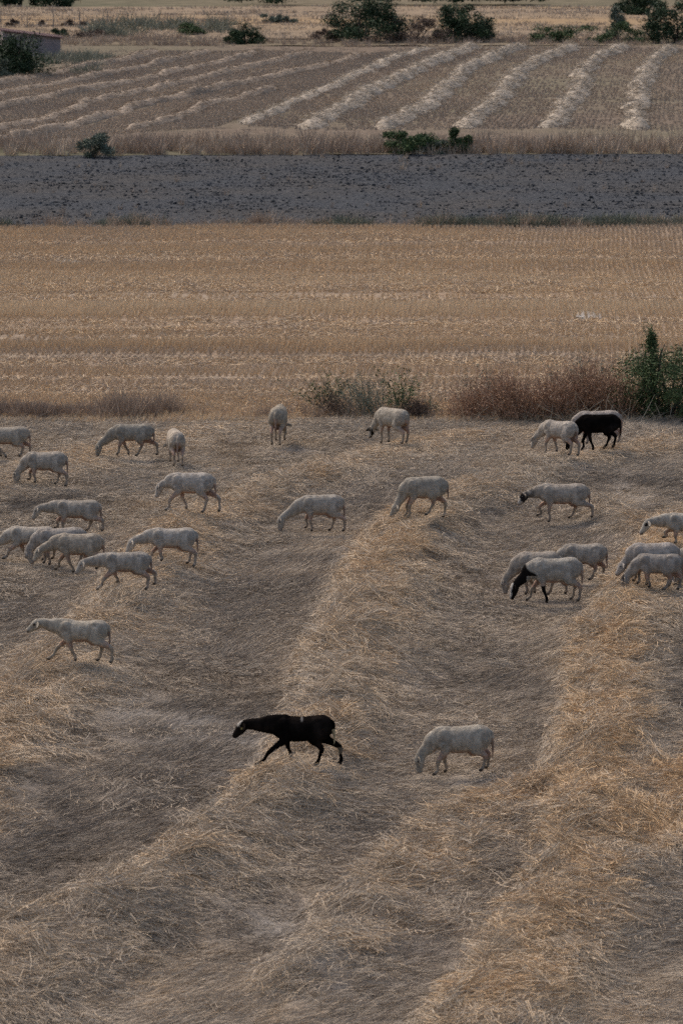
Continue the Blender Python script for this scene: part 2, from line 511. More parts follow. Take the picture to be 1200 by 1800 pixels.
# three-quarter and rear views: x, feet row, back row, heading (degrees, 90 looks away), poll, nose in metres, feet in metres
TURNED = [
    ('white sheep seen from behind in the back left row', 308, 819, 757, 80, (.62, .36), (.70, .12), (.24, .20, -.36, -.44), 'white', 1.08, 0.0, .98),
    ('white sheep seen from behind at back centre, head turned right', 489, 782, 714, 97, (.64, .33), (.72, .08), (.26, .34, -.40, -.44), 'white', 1.04, -.5, 1.0),
    ('white sheep with a black face grazing by the weeds at back', 690, 781, 717, 48, (.66, .28), (.74, .04), (.27, .22, -.42, -.36), 'black_face', 1.06, .2, 1.02),
    ('white sheep at left of the trio beside the dry shrubs, grazing', 984, 797, 738, 36, (.64, .28), (.72, .04), (.33, .12, -.30, -.42), 'white', 1.06, 0.0, .92),
]


PRESS = .10          # thickness of the straw mat the sheep stand on


def place_on(px, py):
    """first point where the line of sight meets the straw mat"""
    d = ray(px, py)
    t = np.linspace(42, 108, 1400)
    X, Y, Z = d[0] * t, d[1] * t, CAM_H + d[2] * t
    hit = int(np.argmax(Z <= near_h(X, Y) + PRESS))
    return X[hit], Y[hit], Z[hit]


SHEEP_XY = [place_on((f[1] + f[2]) / 2, f[3])[:2] for f in FLOCK] + [place_on(t[1], t[2])[:2] for t in TURNED]


# ------------------------------------------------------------------ straw over the near field
def straw_protos():
    out = []
    for k in range(5):                                   # loose lying straw
        n = 110
        r = .36 * np.sqrt(R.random(n)); a = R.random(n) * 6.283
        az = R.normal(0, .65, n) + np.pi * (R.random(n) < .5)
        el = np.clip(R.normal(.04, .10, n), -.15, .5)
        L = np.exp(R.normal(-1.5, .34, n)); D = dirs(az, el)
        P = np.stack([r * np.cos(a), r * np.sin(a), R.uniform(.0, .045, n)], -1) - D * (L * .5)[:, None] * np.array([1, 1, .6])
        B = np.stack([R.normal(0, .14, n), R.normal(0, .22, n), R.normal(-.10, .10, n)], -1)
        V, F = strips(P, D, L, R.uniform(.004, .009, n), B, 2)
        out.append(proto('loose', V, F, STRAW, np.repeat(R.random(n), 6)))
    loose = out; out = []
    for k in range(5):                                   # combed, leaning stubble
        n = 110
        P = np.stack([R.uniform(-.3, .3, n), R.uniform(-.3, .3, n), np.full(n, -.02)], -1)
        az = R.normal(0, .40, n); el = np.clip(R.normal(.32, .20, n), .05, 1.2)
        L = np.exp(R.normal(-1.6, .35, n))
        B = np.stack([R.normal(.12, .1, n), R.normal(0, .12, n), R.normal(-.16, .1, n)], -1)
        V, F = strips(P, dirs(az, el), L, R.uniform(.004, .008, n), B, 2)
        out.append(proto('combed', V, F, STRAW, np.repeat(R.random(n), 6)))
    return loose, out


def trampled(x, y):
    m = np.zeros(len(x))
    for sx, sy in SHEEP_XY:
        m = np.maximum(m, np.exp(-(((x - sx) / .75) ** 2 + ((y - sy) / .6) ** 2) ** 2))
    return m


def build_straw():
    loose, combed = straw_protos()
    y0, y1 = 44.0, Y_NEAR1 - .2

    def sample(dens):
        half = lambda y: y * .080 + 3.0
        A = 2 * half(y1) * (y1 - y0)
        n = int(A * dens)
        y = R.uniform(y0, y1, n); x = R.uniform(-1, 1, n) * half(y1)
        k = np.abs(x) < half(y)
        return x[k], y[k]

    def place(name, protos, x, y, azs, tint, sc, dz, label):
        z = near_h(x, y); e = .06
        gx = (near_h(x + e, y) - z) / e; gy = (near_h(x, y + e) - z) / e
        rot = euler_from(azs, gx, gy)
        scatter(name, protos, np.stack([x, y, z + dz], -1), rot, np.stack([sc, sc, sc * (1 - .75 * trampled(x, y))], -1), tint, label)

    flow = lambda x, y: (fbm(x * .45, y * .22, 2, 51) - .5) * 3.6 + (fbm(x * 1.5, y * .8, 2, 52) - .5) * 2.2
    # grey combed stubble everywhere, thin on the ridges
    x, y = sample(26)
    m, _ = row_mask(x, y); b = bare_mask(x, y)
    k = R.random(len(x)) > (.65 * m + .7 * b)
    x, y, m = x[k], y[k], m[k]
    warm = fbm(x * .5, y * .3, 3, 61)
    fine = fbm(x * 1.6, y * .9, 2, 62)
    old = old_mask(x, y)
    t = .385 + .20 * m + (warm - .5) * .55 + (fine - .5) * .36 - .24 * old
    s = R.uniform(.75, 1.25, len(x))
    place('combed_stubble', combed, x, y, flow(x, y) + R.normal(0, .22, len(x)) - .4, t, s, 0, 'grey leaning stubble between the straw ridges of the near field')
    # loose straw, thick on the ridges
    x, y = sample(17)
    m, _ = row_mask(x, y); b = bare_mask(x, y)
    c = fbm(x * .8, y * .45, 3, 63)
    old = old_mask(x, y)
    k = R.random(len(x)) < np.clip(.16 + .9 * m + (c - .5) * 1.1 - .3 * old, .06, 1) * (1 - .75 * b)
    x, y, m, old = x[k], y[k], m[k], old[k]
    warm = fbm(x * .35, y * .2, 3, 64); fine = fbm(x * 1.8, y * 1.1, 2, 65)
    right = np.clip((x + 1.0) / 5, 0, 1) * np.clip((88 - y) / 14, 0, 1)
    t = .36 + .27 * m + (warm - .5) * .36 + (fine - .5) * .25 + .27 * right * m * m - .10 * old
    s = R.uniform(.8, 1.35, len(x))
    place('loose_straw', loose, x, y, flow(x, y) * 1.2 + R.normal(0, .5, len(x)), t, s, R.uniform(0, .05, len(x)), 'tan loose straw lying thick on the ridges of the near field')


build_straw()


# ------------------------------------------------------------------ stubble rows of the middle field
TRACKS = [(428, .7, -.6), (440, .5, .5), (457, .8, -.8), (470, .6, .6), (505, .9, -.4), (533, .8, -.8), (550, 1.2, .7), (577, .7, -.85), (590, .6, .5), (612, 1.0, .8), (628, .5, -.6), (641, .5, -.7), (655, .6, .4), (668, .5, -.9), (680, .5, .4), (694, .5, -.6)]


def build_stubble():
    protos = []
    for k in range(5):
        n = 120
        P = np.stack([R.normal(0, .018, n), R.uniform(-.5, .5, n), np.full(n, -.02)], -1)
        el = np.clip(R.normal(1.25, .22, n), .4, 1.57); az = R.random(n) * 6.283
        V, F = strips(P, dirs(az, el), R.uniform(.09, .18, n), R.uniform(.006, .011, n), R.normal(0, .06, (n, 3)), 1, .8)
        protos.append(proto('stubble_row', V, F, STUB, np.repeat(R.random(n), 4)))
    pts = []
    sp = .16
    for i in range(int(27 / sp)):
        x0 = -13.5 + i * sp
        ys = np.arange(Y_NEAR1 - .2, Y_ST1 + .4, .95)
        xs = x0 + (ys - 120) * .045 + .10 * np.sin(ys * .22) + R.normal(0, .012, len(ys))
        pts.append(np.stack([xs, ys + R.normal(0, .06, len(ys))], -1))
    p = np.vstack(pts); x, y = p[:, 0], p[:, 1]
    y = y + .02 * x
    k = np.abs(x) < y * .082 + 2
    x, y = x[k], y[k]
    band = fbm(x * .035, y * .55, 3, 71); band2 = fbm(x * .02, y * .16, 2, 72); patch = fbm(x * .25, y * .25, 3, 73)
    hs = np.clip(.35 + 1.5 * (band - .2) * (.6 + .8 * patch), .25, 1.5)
    orange = np.zeros(len(x))
    for py, hw, k in TRACKS:                      # wheel tracks and swath edges across the field
        yy = ground(600, py)[1] + .02 * x + .8 * (fbm(x * .12, x * 0 + py, 2, 74) - .5)
        g = np.exp(-((y - yy) / hw) ** 2)
        hs = hs * (1 + .95 * k * g); band = band + .20 * k * g; orange = orange + np.clip(k, 0, 1) * g
    hs = np.clip(hs, .12, 1.7)
    keep = R.random(len(x)) < np.clip(.5 + 1.6 * (band - .28) + .4 * patch, .45, 1)
    x, y, band, band2, patch, hs, orange = [a[keep] for a in (x, y, band, band2, patch, hs, orange)]
    front = np.clip((118 - y) / 18, 0, 1)
    t = .57 + .14 * orange + (band2 - .5) * .8 + (band - .5) * .4 + (patch - .5) * .3 - .13 * front
    rot = np.stack([np.zeros_like(x), np.zeros_like(x), np.full_like(x, -.045) + np.pi * (R.random(len(x)) < .5)], -1)
    z = .02 + .10 * (fbm(x * .25, y * .25, 3, 8) - .5)
    scatter('stubble', protos, np.stack([x, y, z], -1), rot, np.stack([np.ones_like(x), np.ones_like(x), hs], -1), t, 'orange tan cut stubble in drilled rows across the middle field')
    # chopped straw thrown in pale lines
    protos2 = []
    for k in range(3):
        n = 70
        P = np.stack([R.uniform(-.5, .5, n), R.uniform(-.25, .25, n), R.uniform(.0, .05, n)], -1)
        V, F = strips(P, dirs(R.random(n) * 6.28, R.normal(.1, .15, n)), R.uniform(.08, .22, n), R.uniform(.006, .011, n), R.normal(0, .1, (n, 3)), 1, .7)
        protos2.append(proto('chaff', V, F, STUB, np.repeat(R.random(n), 4)))
    n = 9000
    y = R.uniform(Y_NEAR1, Y_ST1, n); x = R.uniform(-14, 14, n)
    line = fbm(x * .04, y * .75, 3, 81)
    front = np.clip((112 - y) / 8, 0, 1)
    for py, hw, kk in TRACKS:
        yy = ground(600, py)[1] + .02 * x + .8 * (fbm(x * .12, x * 0 + py, 2, 74) - .5)
        line = line - .13 * kk * np.exp(-((y - yy) / hw) ** 2)
    k = (line + .25 * front > .60 + R.normal(0, .03, n)) & (np.abs(x) < y * .082 + 2)
    x, y = x[k], y[k]
    z = .03 + .10 * (fbm(x * .25, y * .25, 3, 8) - .5)
    rot = np.stack([R.normal(0, .05, len(x)), R.normal(0, .05, len(x)), R.normal(0, .3, len(x))], -1)
    s = R.uniform(.8, 1.4, len(x))
    scatter('chaff', protos2, np.stack([x, y, z], -1), rot, np.stack([s, s, s], -1), R.uniform(.35, .8, len(x)), 'pale chopped straw lying in streaks across the middle field')


build_stubble()


# ------------------------------------------------------------------ clods of the ploughed field
def build_clods():
    protos = []
    for k in range(5):
        bm = bmesh.new(); bmesh.ops.create_icosphere(bm, subdivisions=2, radius=1)
        for v in bm.verts:
            q = v.co * 1.0
            f = .65 + .7 * float(vnoise(q.x * 1.9 + k * 7 + q.z, q.y * 1.9 + q.z * 1.3, k))
            v.co = Vector((q.x * f * 1.15, q.y * f, q.z * f * .75))
        V = np.array([v.co[:] for v in bm.verts]); F = np.array([[v.index for v in f.verts] for f in bm.faces]); bm.free()
        protos.append(proto('clod', V, F, PLOUGH, np.full(len(V), .5)))
    n = 36000
    y = R.uniform(Y_ST1 + .5, Y_PL1 - .2, n); x = R.uniform(-18, 18, n)
    k = R.random(n) < np.clip(.45 + 1.6 * (fbm(x * .55, y * .3, 3, 91) - .5), .1, 1)
    x, y = x[k], y[k]; n = len(x); y = y + .03 * x
    z = .03 + .10 * (fbm(x * 1.6, y * 1.1, 3, 12) - .35)
    s = np.exp(R.normal(-3.7, .5, n)); s = np.clip(s, .012, .065)
    rot = R.uniform(0, 6.28, (n, 3)) * np.array([.15, .15, 1])
    scatter('earth_clods', protos, np.stack([x, y, z + s * .02], -1), rot, np.stack([s * 1.2, s * 1.2, s * .65], -1), np.zeros(n), 'grey earth clods of the ploughed strip')


build_clods()


# ------------------------------------------------------------------ grass verges
def grass_proto(name, n, r, h0, h1, w, mat, lean=.25, segs=2):
    a = R.random(n) * 6.28; rr = r * np.sqrt(R.random(n))
    P = np.stack([rr * np.cos(a), rr * np.sin(a), np.full(n, -.03)], -1)
    el = np.clip(R.normal(1.57 - lean, lean * .6, n), .5, 1.6)
    az = a + R.normal(0, .8, n)
    L = R.uniform(h0, h1, n)
    D = dirs(az, el)
    B = np.stack([D[:, 0] * .3, D[:, 1] * .3, R.normal(-.12, .08, n)], -1) + R.normal(0, .06, (n, 3))
    V, F = strips(P, D, L, R.uniform(w * .7, w * 1.3, n), B, segs, .3)
    return proto(name, V, F, mat, np.repeat(R.random(n), (segs + 1) * 2))


GREYGREEN = blade_mat('grey_green_weed', [(0.0, (.055, .06, .045)), (0.5, (.12, .125, .09)), (1.0, (.24, .225, .165))])


def strip_scatter(name, protos, n, xr, yr, sc, tint, label, dens=None, shear=0.0, z=.05, margin=3):
    x = R.uniform(*xr, n); y = R.uniform(*yr, n)
    if dens is not None:
        k = R.random(n) < dens(x, y); x, y = x[k], y[k]
    k = np.abs(x) < y * .082 + margin
    x, y = x[k], y[k]; n = len(x)
    y = y + shear * x
    s = R.uniform(*sc, n) * (.35 + 1.25 * fbm(x * .8, y * .8, 2, 101))
    rot = np.stack([R.normal(0, .06, n), R.normal(0, .06, n), R.uniform(0, 6.28, n)], -1)
    t = tint[0] + tint[1] * (fbm(x * .35, y * .7, 3, 103) - .5) + R.normal(0, .05, n)
    return scatter(name, protos, np.stack([x, y, np.full(n, z)], -1), rot, np.stack([s, s, s], -1), t, label)


def build_verges():
    tall = [grass_proto('tuft', 34, .16, .35, .75, .012, DRYGRASS) for k in range(4)]
    tallf = [grass_proto('far_tuft', 26, .25, .4, .9, .028, DRYGRASS) for k in range(4)]
    gg = [grass_proto('weed_tuft', 30, .2, .2, .45, .025, GREYGREEN, .45) for k in range(3)]
    # near hedge line, left part
    xl, xr_ = ground(-60, 735)[0], ground(345, 735)[0]
    strip_scatter('dry_grass', tall, 700, (xl - 2, xr_), (Y_NEAR1 - .15, Y_NEAR1 + 1.3), (.4, .95), (.44, .6), 'dry brown grass along the left edge of the near field',
                  lambda x, y: np.clip(.25 + 1.5 * (fbm(x * .7, y, 2, 5) - .25), 0, 1) * np.clip((xr_ - x) / 1.0, .1, 1))
    xm, xe = ground(345, 735)[0], ground(1300, 735)[0]
    strip_scatter('low_dry_grass', tall, 900, (xm, xe), (Y_NEAR1 - .1, Y_NEAR1 + 1.2), (.2, .6), (.42, .5), 'low dry grass along the right edge of the near field',
                  lambda x, y: np.clip(.1 + 1.2 * (fbm(x * .6, y, 2, 6) - .3) + .6 * (x > 2.5), 0, 1))
    # edge between stubble and ploughed field
    strip_scatter('edge_weeds', gg, 1500, (-15, 15), (Y_ST1 - .2, Y_ST1 + 1.5), (.3, .95), (.62, .6), 'low grey green weeds along the lower edge of the ploughed strip',
                  lambda x, y: np.clip(.02 + np.where(x > 2.6, .75, 0) + 2.0 * np.clip(fbm(x * .5, y * .2, 2, 7) - .55, 0, 1), 0, 1), .02)
    strip_scatter('edge_dry_grass', tallf, 700, (-15, 15), (Y_ST1 - .2, Y_ST1 + 1.2), (.2, .6), (.55, .4), 'pale dry grass along the lower edge of the ploughed strip',
                  lambda x, y: np.clip(fbm(x * .5, y * .2, 2, 9), 0, 1), .02)
    strip_scatter('plough_weeds', tallf, 420, (-17, 17), (Y_ST1 + 1, Y_PL1 - 1), (.15, .45), (.5, .5), 'sparse dry weed tufts on the ploughed strip', lambda x, y: np.clip(2.5 * (fbm(x * .2, y * .5, 2, 27) - .42), 0, 1), .03)
    # verge beyond the ploughed field
    strip_scatter('verge_grass', tallf, 2600, (-20, 20), (Y_PL1, Y_VG1 + .6), (.45, 1.0), (.50, .7), 'reddish dry grass on the verge beyond the ploughed strip',
                  lambda x, y: np.clip(.45 + 1.2 * (fbm(x * .3, y * .4, 2, 11) - .3), .1, 1), .03)
    # far verge and field weeds
    strip_scatter('far_verge_grass', tallf, 2600, (-30, 30), (Y_FF1 - 1, Y_YF0 + 1), (.3, .7), (.50, .6), 'dry grass on the far verge below the bushes', lambda x, y: np.clip(.3 + 1.4 * (fbm(x * .2, y * .2, 2, 13) - .3), .05, 1))
    strip_scatter('far_weeds', gg, 700, (ground(150, 60)[0], ground(400, 60)[0]), (ground(0, 66)[1], ground(0, 44)[1]), (.9, 2.3), (.72, .6), 'grey green weed thicket in the far dry field',
                  lambda x, y: np.clip(2.2 * (fbm(x * .16, y * .06, 2, 17) - .30), 0, 1) * np.exp(-((x - ground(285, 55)[0]) / 4.2) ** 2))
    strip_scatter('shed_weeds', gg, 500, (ground(30, 120)[0], ground(180, 120)[0]), (ground(0, 138)[1], ground(0, 100)[1]), (.8, 1.8), (.75, .5), 'grey green weeds in front of the shed',
                  lambda x, y: np.clip(1.8 * (fbm(x * .3, y * .12, 2, 18) - .30), 0, 1))
    # fine stubble of the windrow field, following the rows
    n = 15000
    ff = [grass_proto('far_stubble', 22, .35, .08, .16, .03, STUB, .4, 1) for k in range(3)]
    strip_scatter('far_stubble', ff, 11000, (-26, 26), (Y_VG1, Y_FF1), (.5, 1.0), (.16, .4), 'short stubble of the windrow field', lambda x, y: np.clip(fbm(x * 1.2, y * .12, 3, 19) * 1.6 - .45, 0, 1))
    strip_scatter('far_field_grass', ff, 7000, (-34, 34), (Y_YF0, Y_YF1), (1, 2.0), (.28, .5), 'short dry stubble of the far dry field', lambda x, y: np.clip(fbm(x * .15, y * .4, 3, 20) * 1.8 - .5, 0, 1))


build_verges()

# ------------------------------------------------------------------ windrows of the far field
FAR_ROWS = [
    ([(1115, 232), (1115, 205), (1122, 180), (1137, 125), (1180, 88)], 0, 'rightmost pale straw windrow at the right edge of the far field'),
    ([(965, 228), (985, 200), (1015, 160), (1037, 115), (1098, 86)], 0, 'second pale straw windrow from the right in the far field'),
    ([(822, 228), (850, 200), (882, 172), (925, 122), (1012, 86)], 0, 'third pale straw windrow from the right in the far field'),
    ([(676, 230), (750, 186), (815, 131), (880, 98), (925, 86)], 0, 'fourth pale straw windrow from the right, ending behind green verge bush'),
    ([(540, 230), (600, 195), (690, 146), (790, 102), (838, 86)], 0, 'fifth pale straw windrow from the right in the far field'),
    ([(432, 220), (500, 190), (595, 150), (650, 124), (705, 101), (755, 88)], 1, 'thin windrow just left of the pale windrows in the far field'),
    ([(225, 232), (310, 214), (355, 190), (425, 177), (480, 160)], 2, 'short broken tan windrow at the middle of the far field'),
    ([(-30, 253), (20, 245), (125, 225), (210, 200), (260, 186), (340, 168), (400, 155), (500, 134), (598, 112), (640, 98)], 2, 'lowest long tan windrow on the left of the far field'),
    ([(-30, 236), (0, 230), (85, 210), (165, 181), (235, 168), (320, 148), (390, 132), (490, 110), (545, 94)], 2, 'second lowest long tan windrow on the left of the far field'),
    ([(-30, 198), (0, 192), (75, 175), (185, 156), (280, 136), (370, 117), (425, 104), (450, 92)], 2, 'third tan windrow from below on the left of the far field'),
    ([(-30, 174), (0, 168), (70, 155), (130, 146), (210, 130), (310, 108), (365, 94)], 2, 'fourth tan windrow from below on the left of the far field'),
    ([(-30, 156), (0, 150), (75, 137), (165, 118), (235, 107), (272, 92)], 2, 'topmost tan windrow on the left, nearest the shed'),
]


def windrow(i, px, kind, label):
    P = smooth_poly(poly(px), .35)
    T = np.gradient(P, axis=0); T /= np.linalg.norm(T, axis=1)[:, None]
    Nn = np.stack([-T[:, 1], T[:, 0]], -1)
    w, h = ((.64, .40), (.45, .24), (.45, .27))[kind]
    na = 13
    us = np.linspace(-1, 1, na)
    s = np.arange(len(P)) * .35
    wob = (fbm(s * .3, s * 0 + i, 3, 3) - .5) * .6
    ww = w * (.7 + .7 * fbm(s * .6, s * 0 + 9 * i, 3, 5))
    hh = h * (.65 + .7 * fbm(s * .5, s * 0 + 5 * i, 3, 7))
    if kind == 2: hh = hh * (.75 + .6 * (fbm(s * .2, s * 0 + i * 3, 2, 13)))
    fade = np.clip(np.minimum(s, s[-1] - s) / 1.2, 0, 1); hh = hh * fade; ww = ww * (.4 + .6 * fade)
    off = us[None, :] * ww[:, None] + wob[:, None]
    X = P[:, None, :] + Nn[:, None, :] * off[..., None]
    Z = np.cos(us * np.pi / 2)[None, :] ** 1.3 * hh[:, None]
    Z = Z * (.85 + .3 * fbm(X[..., 0] * 2, X[..., 1] * 1.2, 2, 8)) + .04
    Z[:, 0] = Z[:, -1] = -.05
    V = np.concatenate([X, Z[..., None]], -1)
    idx = np.arange(len(P) * na).reshape(len(P), na)
    F = np.stack([idx[:-1, :-1], idx[1:, :-1], idx[1:, 1:], idx[:-1, 1:]], -1).reshape(-1, 4)
    mat = FARSTRAW_W if kind == 2 else FARSTRAW
    tv = .30 + .45 * fbm(X[..., 0] * 2, X[..., 1] * 1.5, 3, 77)
    c = P[len(P) // 2]
    root = empty('straw_windrow', (c[0], c[1], 0), label, 'windrow', 'windrows of the far field')
    V = V.reshape(-1, 3)
    link('mound', mesh_np('mound', V - np.array([c[0], c[1], 0]), F, mat, tv.ravel(), True), root)
    n = int(s[-1] * (200, 120, 130)[kind])
    j = R.integers(0, len(P), n); u = R.integers(0, na, n)
    B = V.reshape(len(P), na, 3)[j, u] + R.normal(0, .12, (n, 3)) * np.array([1, 1, .2]) + np.array([0, 0, .02])
    az = R.random(n) * 6.28; el = np.clip(R.normal(.05, .2, n), -.3, .7)
    Vs, Fs = strips(B, dirs(az, el), R.uniform(.15, .35, n), R.uniform(.012, .024, n), R.normal(0, .15, (n, 3)) - np.array([0, 0, .12]), 1, .5)
    st = link('straw', mesh_np('straw', Vs - np.array([c[0], c[1], 0]), Fs, mat, np.repeat(np.clip(R.normal(.5, .25, n), 0, 1), 4)), root, kind='stuff')


for i, (px, kind, lab) in enumerate(FAR_ROWS):
    windrow(i, px, kind, lab)


def build_far_rows():
    """thin drilled rows of stubble that follow the windrows of the far field"""
    protos = []
    for k in range(4):
        n = 60
        P = np.stack([R.uniform(-.5, .5, n), R.normal(0, .03, n), np.full(n, -.02)], -1)
        V, F = strips(P, dirs(R.random(n) * 6.28, np.clip(R.normal(1.1, .3, n), .3, 1.57)), R.uniform(.08, .16, n), R.uniform(.012, .022, n), R.normal(0, .05, (n, 3)), 1, .8)
        protos.append(proto('far_row', V, F, STUB, np.repeat(R.random(n), 4)))
    order = [0, 1, 2, 3, 4, 5, 7, 8, 9, 10, 11]
    Q = []
    for a, b in zip(order[:-1], order[1:]):
        if a is None or b is None: continue
        A, B = smooth_poly(poly(FAR_ROWS[a][0]), .4), smooth_poly(poly(FAR_ROWS[b][0]), .4)
        m = int(max(len(A), len(B)) * .4 / .95)
        fa = np.linspace(0, len(A) - 1, m).astype(int); fb = np.linspace(0, len(B) - 1, m).astype(int)
        A, B = A[fa], B[fb]
        w = np.mean(np.linalg.norm(A - B, axis=1)); nl = max(4, int(w / .27))
        fr = np.linspace(.12, .88, nl)
        if a == 0: fr = np.concatenate([np.linspace(-1.1, -.12, int(nl * 1.3)), fr])
        for f in fr:
            C = A * (1 - f) + B * f; T = np.gradient(C, axis=0)
            Q.append(np.column_stack([C, np.arctan2(T[:, 1], T[:, 0])]))
    Q = np.vstack(Q); Q[:, :2] += R.normal(0, .03, (len(Q), 2))
    k = R.random(len(Q)) < np.clip(.2 + 1.3 * fbm(Q[:, 0] * .3, Q[:, 1] * .12, 3, 33), 0, 1)
    Q = Q[k]; n = len(Q)
    s1 = R.uniform(.6, 1.1, n)
    scatter('windrow_field_stubble', protos, np.stack([Q[:, 0], Q[:, 1], .06 + np.zeros(n)], -1), np.stack([np.zeros(n), np.zeros(n), Q[:, 2]], -1), np.stack([np.ones(n), np.ones(n), s1], -1),
            .10 + .34 * fbm(Q[:, 0] * .2, Q[:, 1] * .1, 2, 34), 'thin stubble rows between the windrows of the far field')


build_far_rows()


# ------------------------------------------------------------------ bushes, shrubs and weeds
def leaf_mat(name, stops):
    return blade_mat(name, stops, instanced=False, rough=.6)


LEAF_DARK = leaf_mat('dark_leaves', [(0, (.012, .022, .012)), (.5, (.028, .045, .022)), (1, (.06, .085, .04))])
LEAF_MID = leaf_mat('green_leaves', [(0, (.022, .035, .016)), (.5, (.05, .075, .03)), (1, (.10, .13, .055))])
LEAF_GREY = leaf_mat('grey_green_leaves', [(0, (.05, .06, .045)), (.5, (.10, .115, .085)), (1, (.19, .20, .15))])
LEAF_BROWN = leaf_mat('brown_twigs', [(0, (.04, .028, .022)), (.5, (.085, .058, .044)), (1, (.16, .115, .08))])
RUST = leaf_mat('rusty_dry_stems', [(0, (.11, .06, .04)), (.45, (.25, .145, .095)), (.8, (.37, .235, .15)), (1, (.52, .40, .28))])
BARK = ground_mat('bark', [(.25, (.04, .032, .025)), (.5, (.08, .065, .05)), (.75, (.13, .105, .08))], 14, .5, None, .8, .02)


def tube_mesh(paths, segs=6):
    """paths: list of (points, radii)"""
    Vs, Fs, o = [], [], 0
    for pts, rad in paths:
        pts = np.asarray(pts, float); n = len(pts)
        T = np.gradient(pts, axis=0); T /= np.linalg.norm(T, axis=1)[:, None] + 1e-9
        up = np.array([.31, .87, .2]); a = np.cross(T, up); a /= np.linalg.norm(a, axis=1)[:, None] + 1e-9
        b = np.cross(T, a)
        an = np.linspace(0, 2 * np.pi, segs, endpoint=False)
        ring = pts[:, None, :] + np.asarray(rad)[:, None, None] * (a[:, None, :] * np.cos(an)[None, :, None] + b[:, None, :] * np.sin(an)[None, :, None])
        Vs.append(ring.reshape(-1, 3))
        i = np.arange(n * segs).reshape(n, segs)
        Fs.append(np.stack([i[:-1], i[1:], np.roll(i, -1, 1)[1:], np.roll(i, -1, 1)[:-1]], -1).reshape(-1, 4) + o)
        o += n * segs
    return np.vstack(Vs), np.vstack(Fs)


def stem_paths(n, rx, rz, r0, spread=.8):
    out = []
    for k in range(n):
        a = random.uniform(0, 6.28); e = random.uniform(.3, 1) * spread
        tip = np.array([math.cos(a) * rx * e, math.sin(a) * rx * e, rz * random.uniform(.55, .92)])
        t = np.linspace(0, 1, 6)[:, None]
        base = np.array([random.uniform(-.08, .08) * rx, random.uniform(-.08, .08) * rx, -.1])
        p = base + (tip - base) * t + np.array([0, 0, .25 * rz]) * (t * (1 - t)) + R.normal(0, .03 * rz, (6, 3)) * t
        out.append((p, r0 * (1 - .82 * t[:, 0])))
    return out


def bush(name, px, py, w_px, h_px, mat, label, cat='bush', group=None, leaf=.10, nleaf=2600, clumps=26, depth=None, tall=False, stems=5, gap=.0):
    nleaf = int(nleaf * 2.1)
    s = pxm(py)
    x, y = ground(px, py)
    rx, h = w_px / s / 2, h_px / s
    y += rx * .6
    root = empty(name, (x, y, .0), label, cat, group)
    V, F = tube_mesh(stem_paths(stems, rx, h, max(.018, .028 * h)))
    link('trunk', mesh_np('trunk', V, F, BARK, smooth=True), root)
    # clump centres fill an uneven dome
    C = []
    while len(C) < clumps:
        p = R.uniform(-1, 1, 3); p[2] = R.random()
        if p[0] ** 2 + p[1] ** 2 + (p[2] * .98) ** 2 > 1 or (p[0] ** 2 + p[1] ** 2 + p[2] ** 2 < .18 and R.random() < .7): continue
        if tall: p[:2] *= (1 - .75 * p[2])
        C.append(p)
    C = np.array(C)
    az = np.arctan2(C[:, 1], C[:, 0]); bulge = .86 + .5 * vnoise(np.cos(az) * 1.7 + px * .1, np.sin(az) * 1.7 + C[:, 2] * 1.5, int(px) % 97)
    C = C * np.array([rx * .92, rx * (depth or .9), h * .92]) * bulge[:, None]
    C[:, 2] = np.clip(C[:, 2] + .08 * h, .05 * h, h * .95)
    cs = R.uniform(.5, 1.25, clumps)
    cid = R.integers(0, clumps, nleaf)
    q = R.normal(size=(nleaf, 3)); q /= np.linalg.norm(q, axis=1)[:, None]
    rad = R.random(nleaf) ** .45
    P = C[cid] + q * (rad * cs[cid])[:, None] * np.array([rx * .34, rx * .34, h * .20])
    P[:, 2] = np.maximum(P[:, 2], .03)
    az = R.random(nleaf) * 6.28; el = R.normal(.15, .55, nleaf)
    L = leaf * R.uniform(.7, 1.5, nleaf)
    Vs, Fs = strips(P, dirs(az, el), L, L * R.uniform(.40, .65, nleaf), R.normal(0, .15, (nleaf, 3)), 2, .15)
    Vs = Vs.reshape(nleaf, 3, 2, 3)                                  # pinch the leaf base
    mid = Vs[:, 0].mean(1, keepdims=True); Vs[:, 0] = mid + (Vs[:, 0] - mid) * .25
    ct = R.uniform(.15, .85, clumps)
    t = np.clip(ct[cid] * .6 + .4 * R.random(nleaf), 0, 1)
    link('crown', mesh_np('crown', Vs.reshape(-1, 3), Fs, mat, np.repeat(t, 6)), root)
    return root


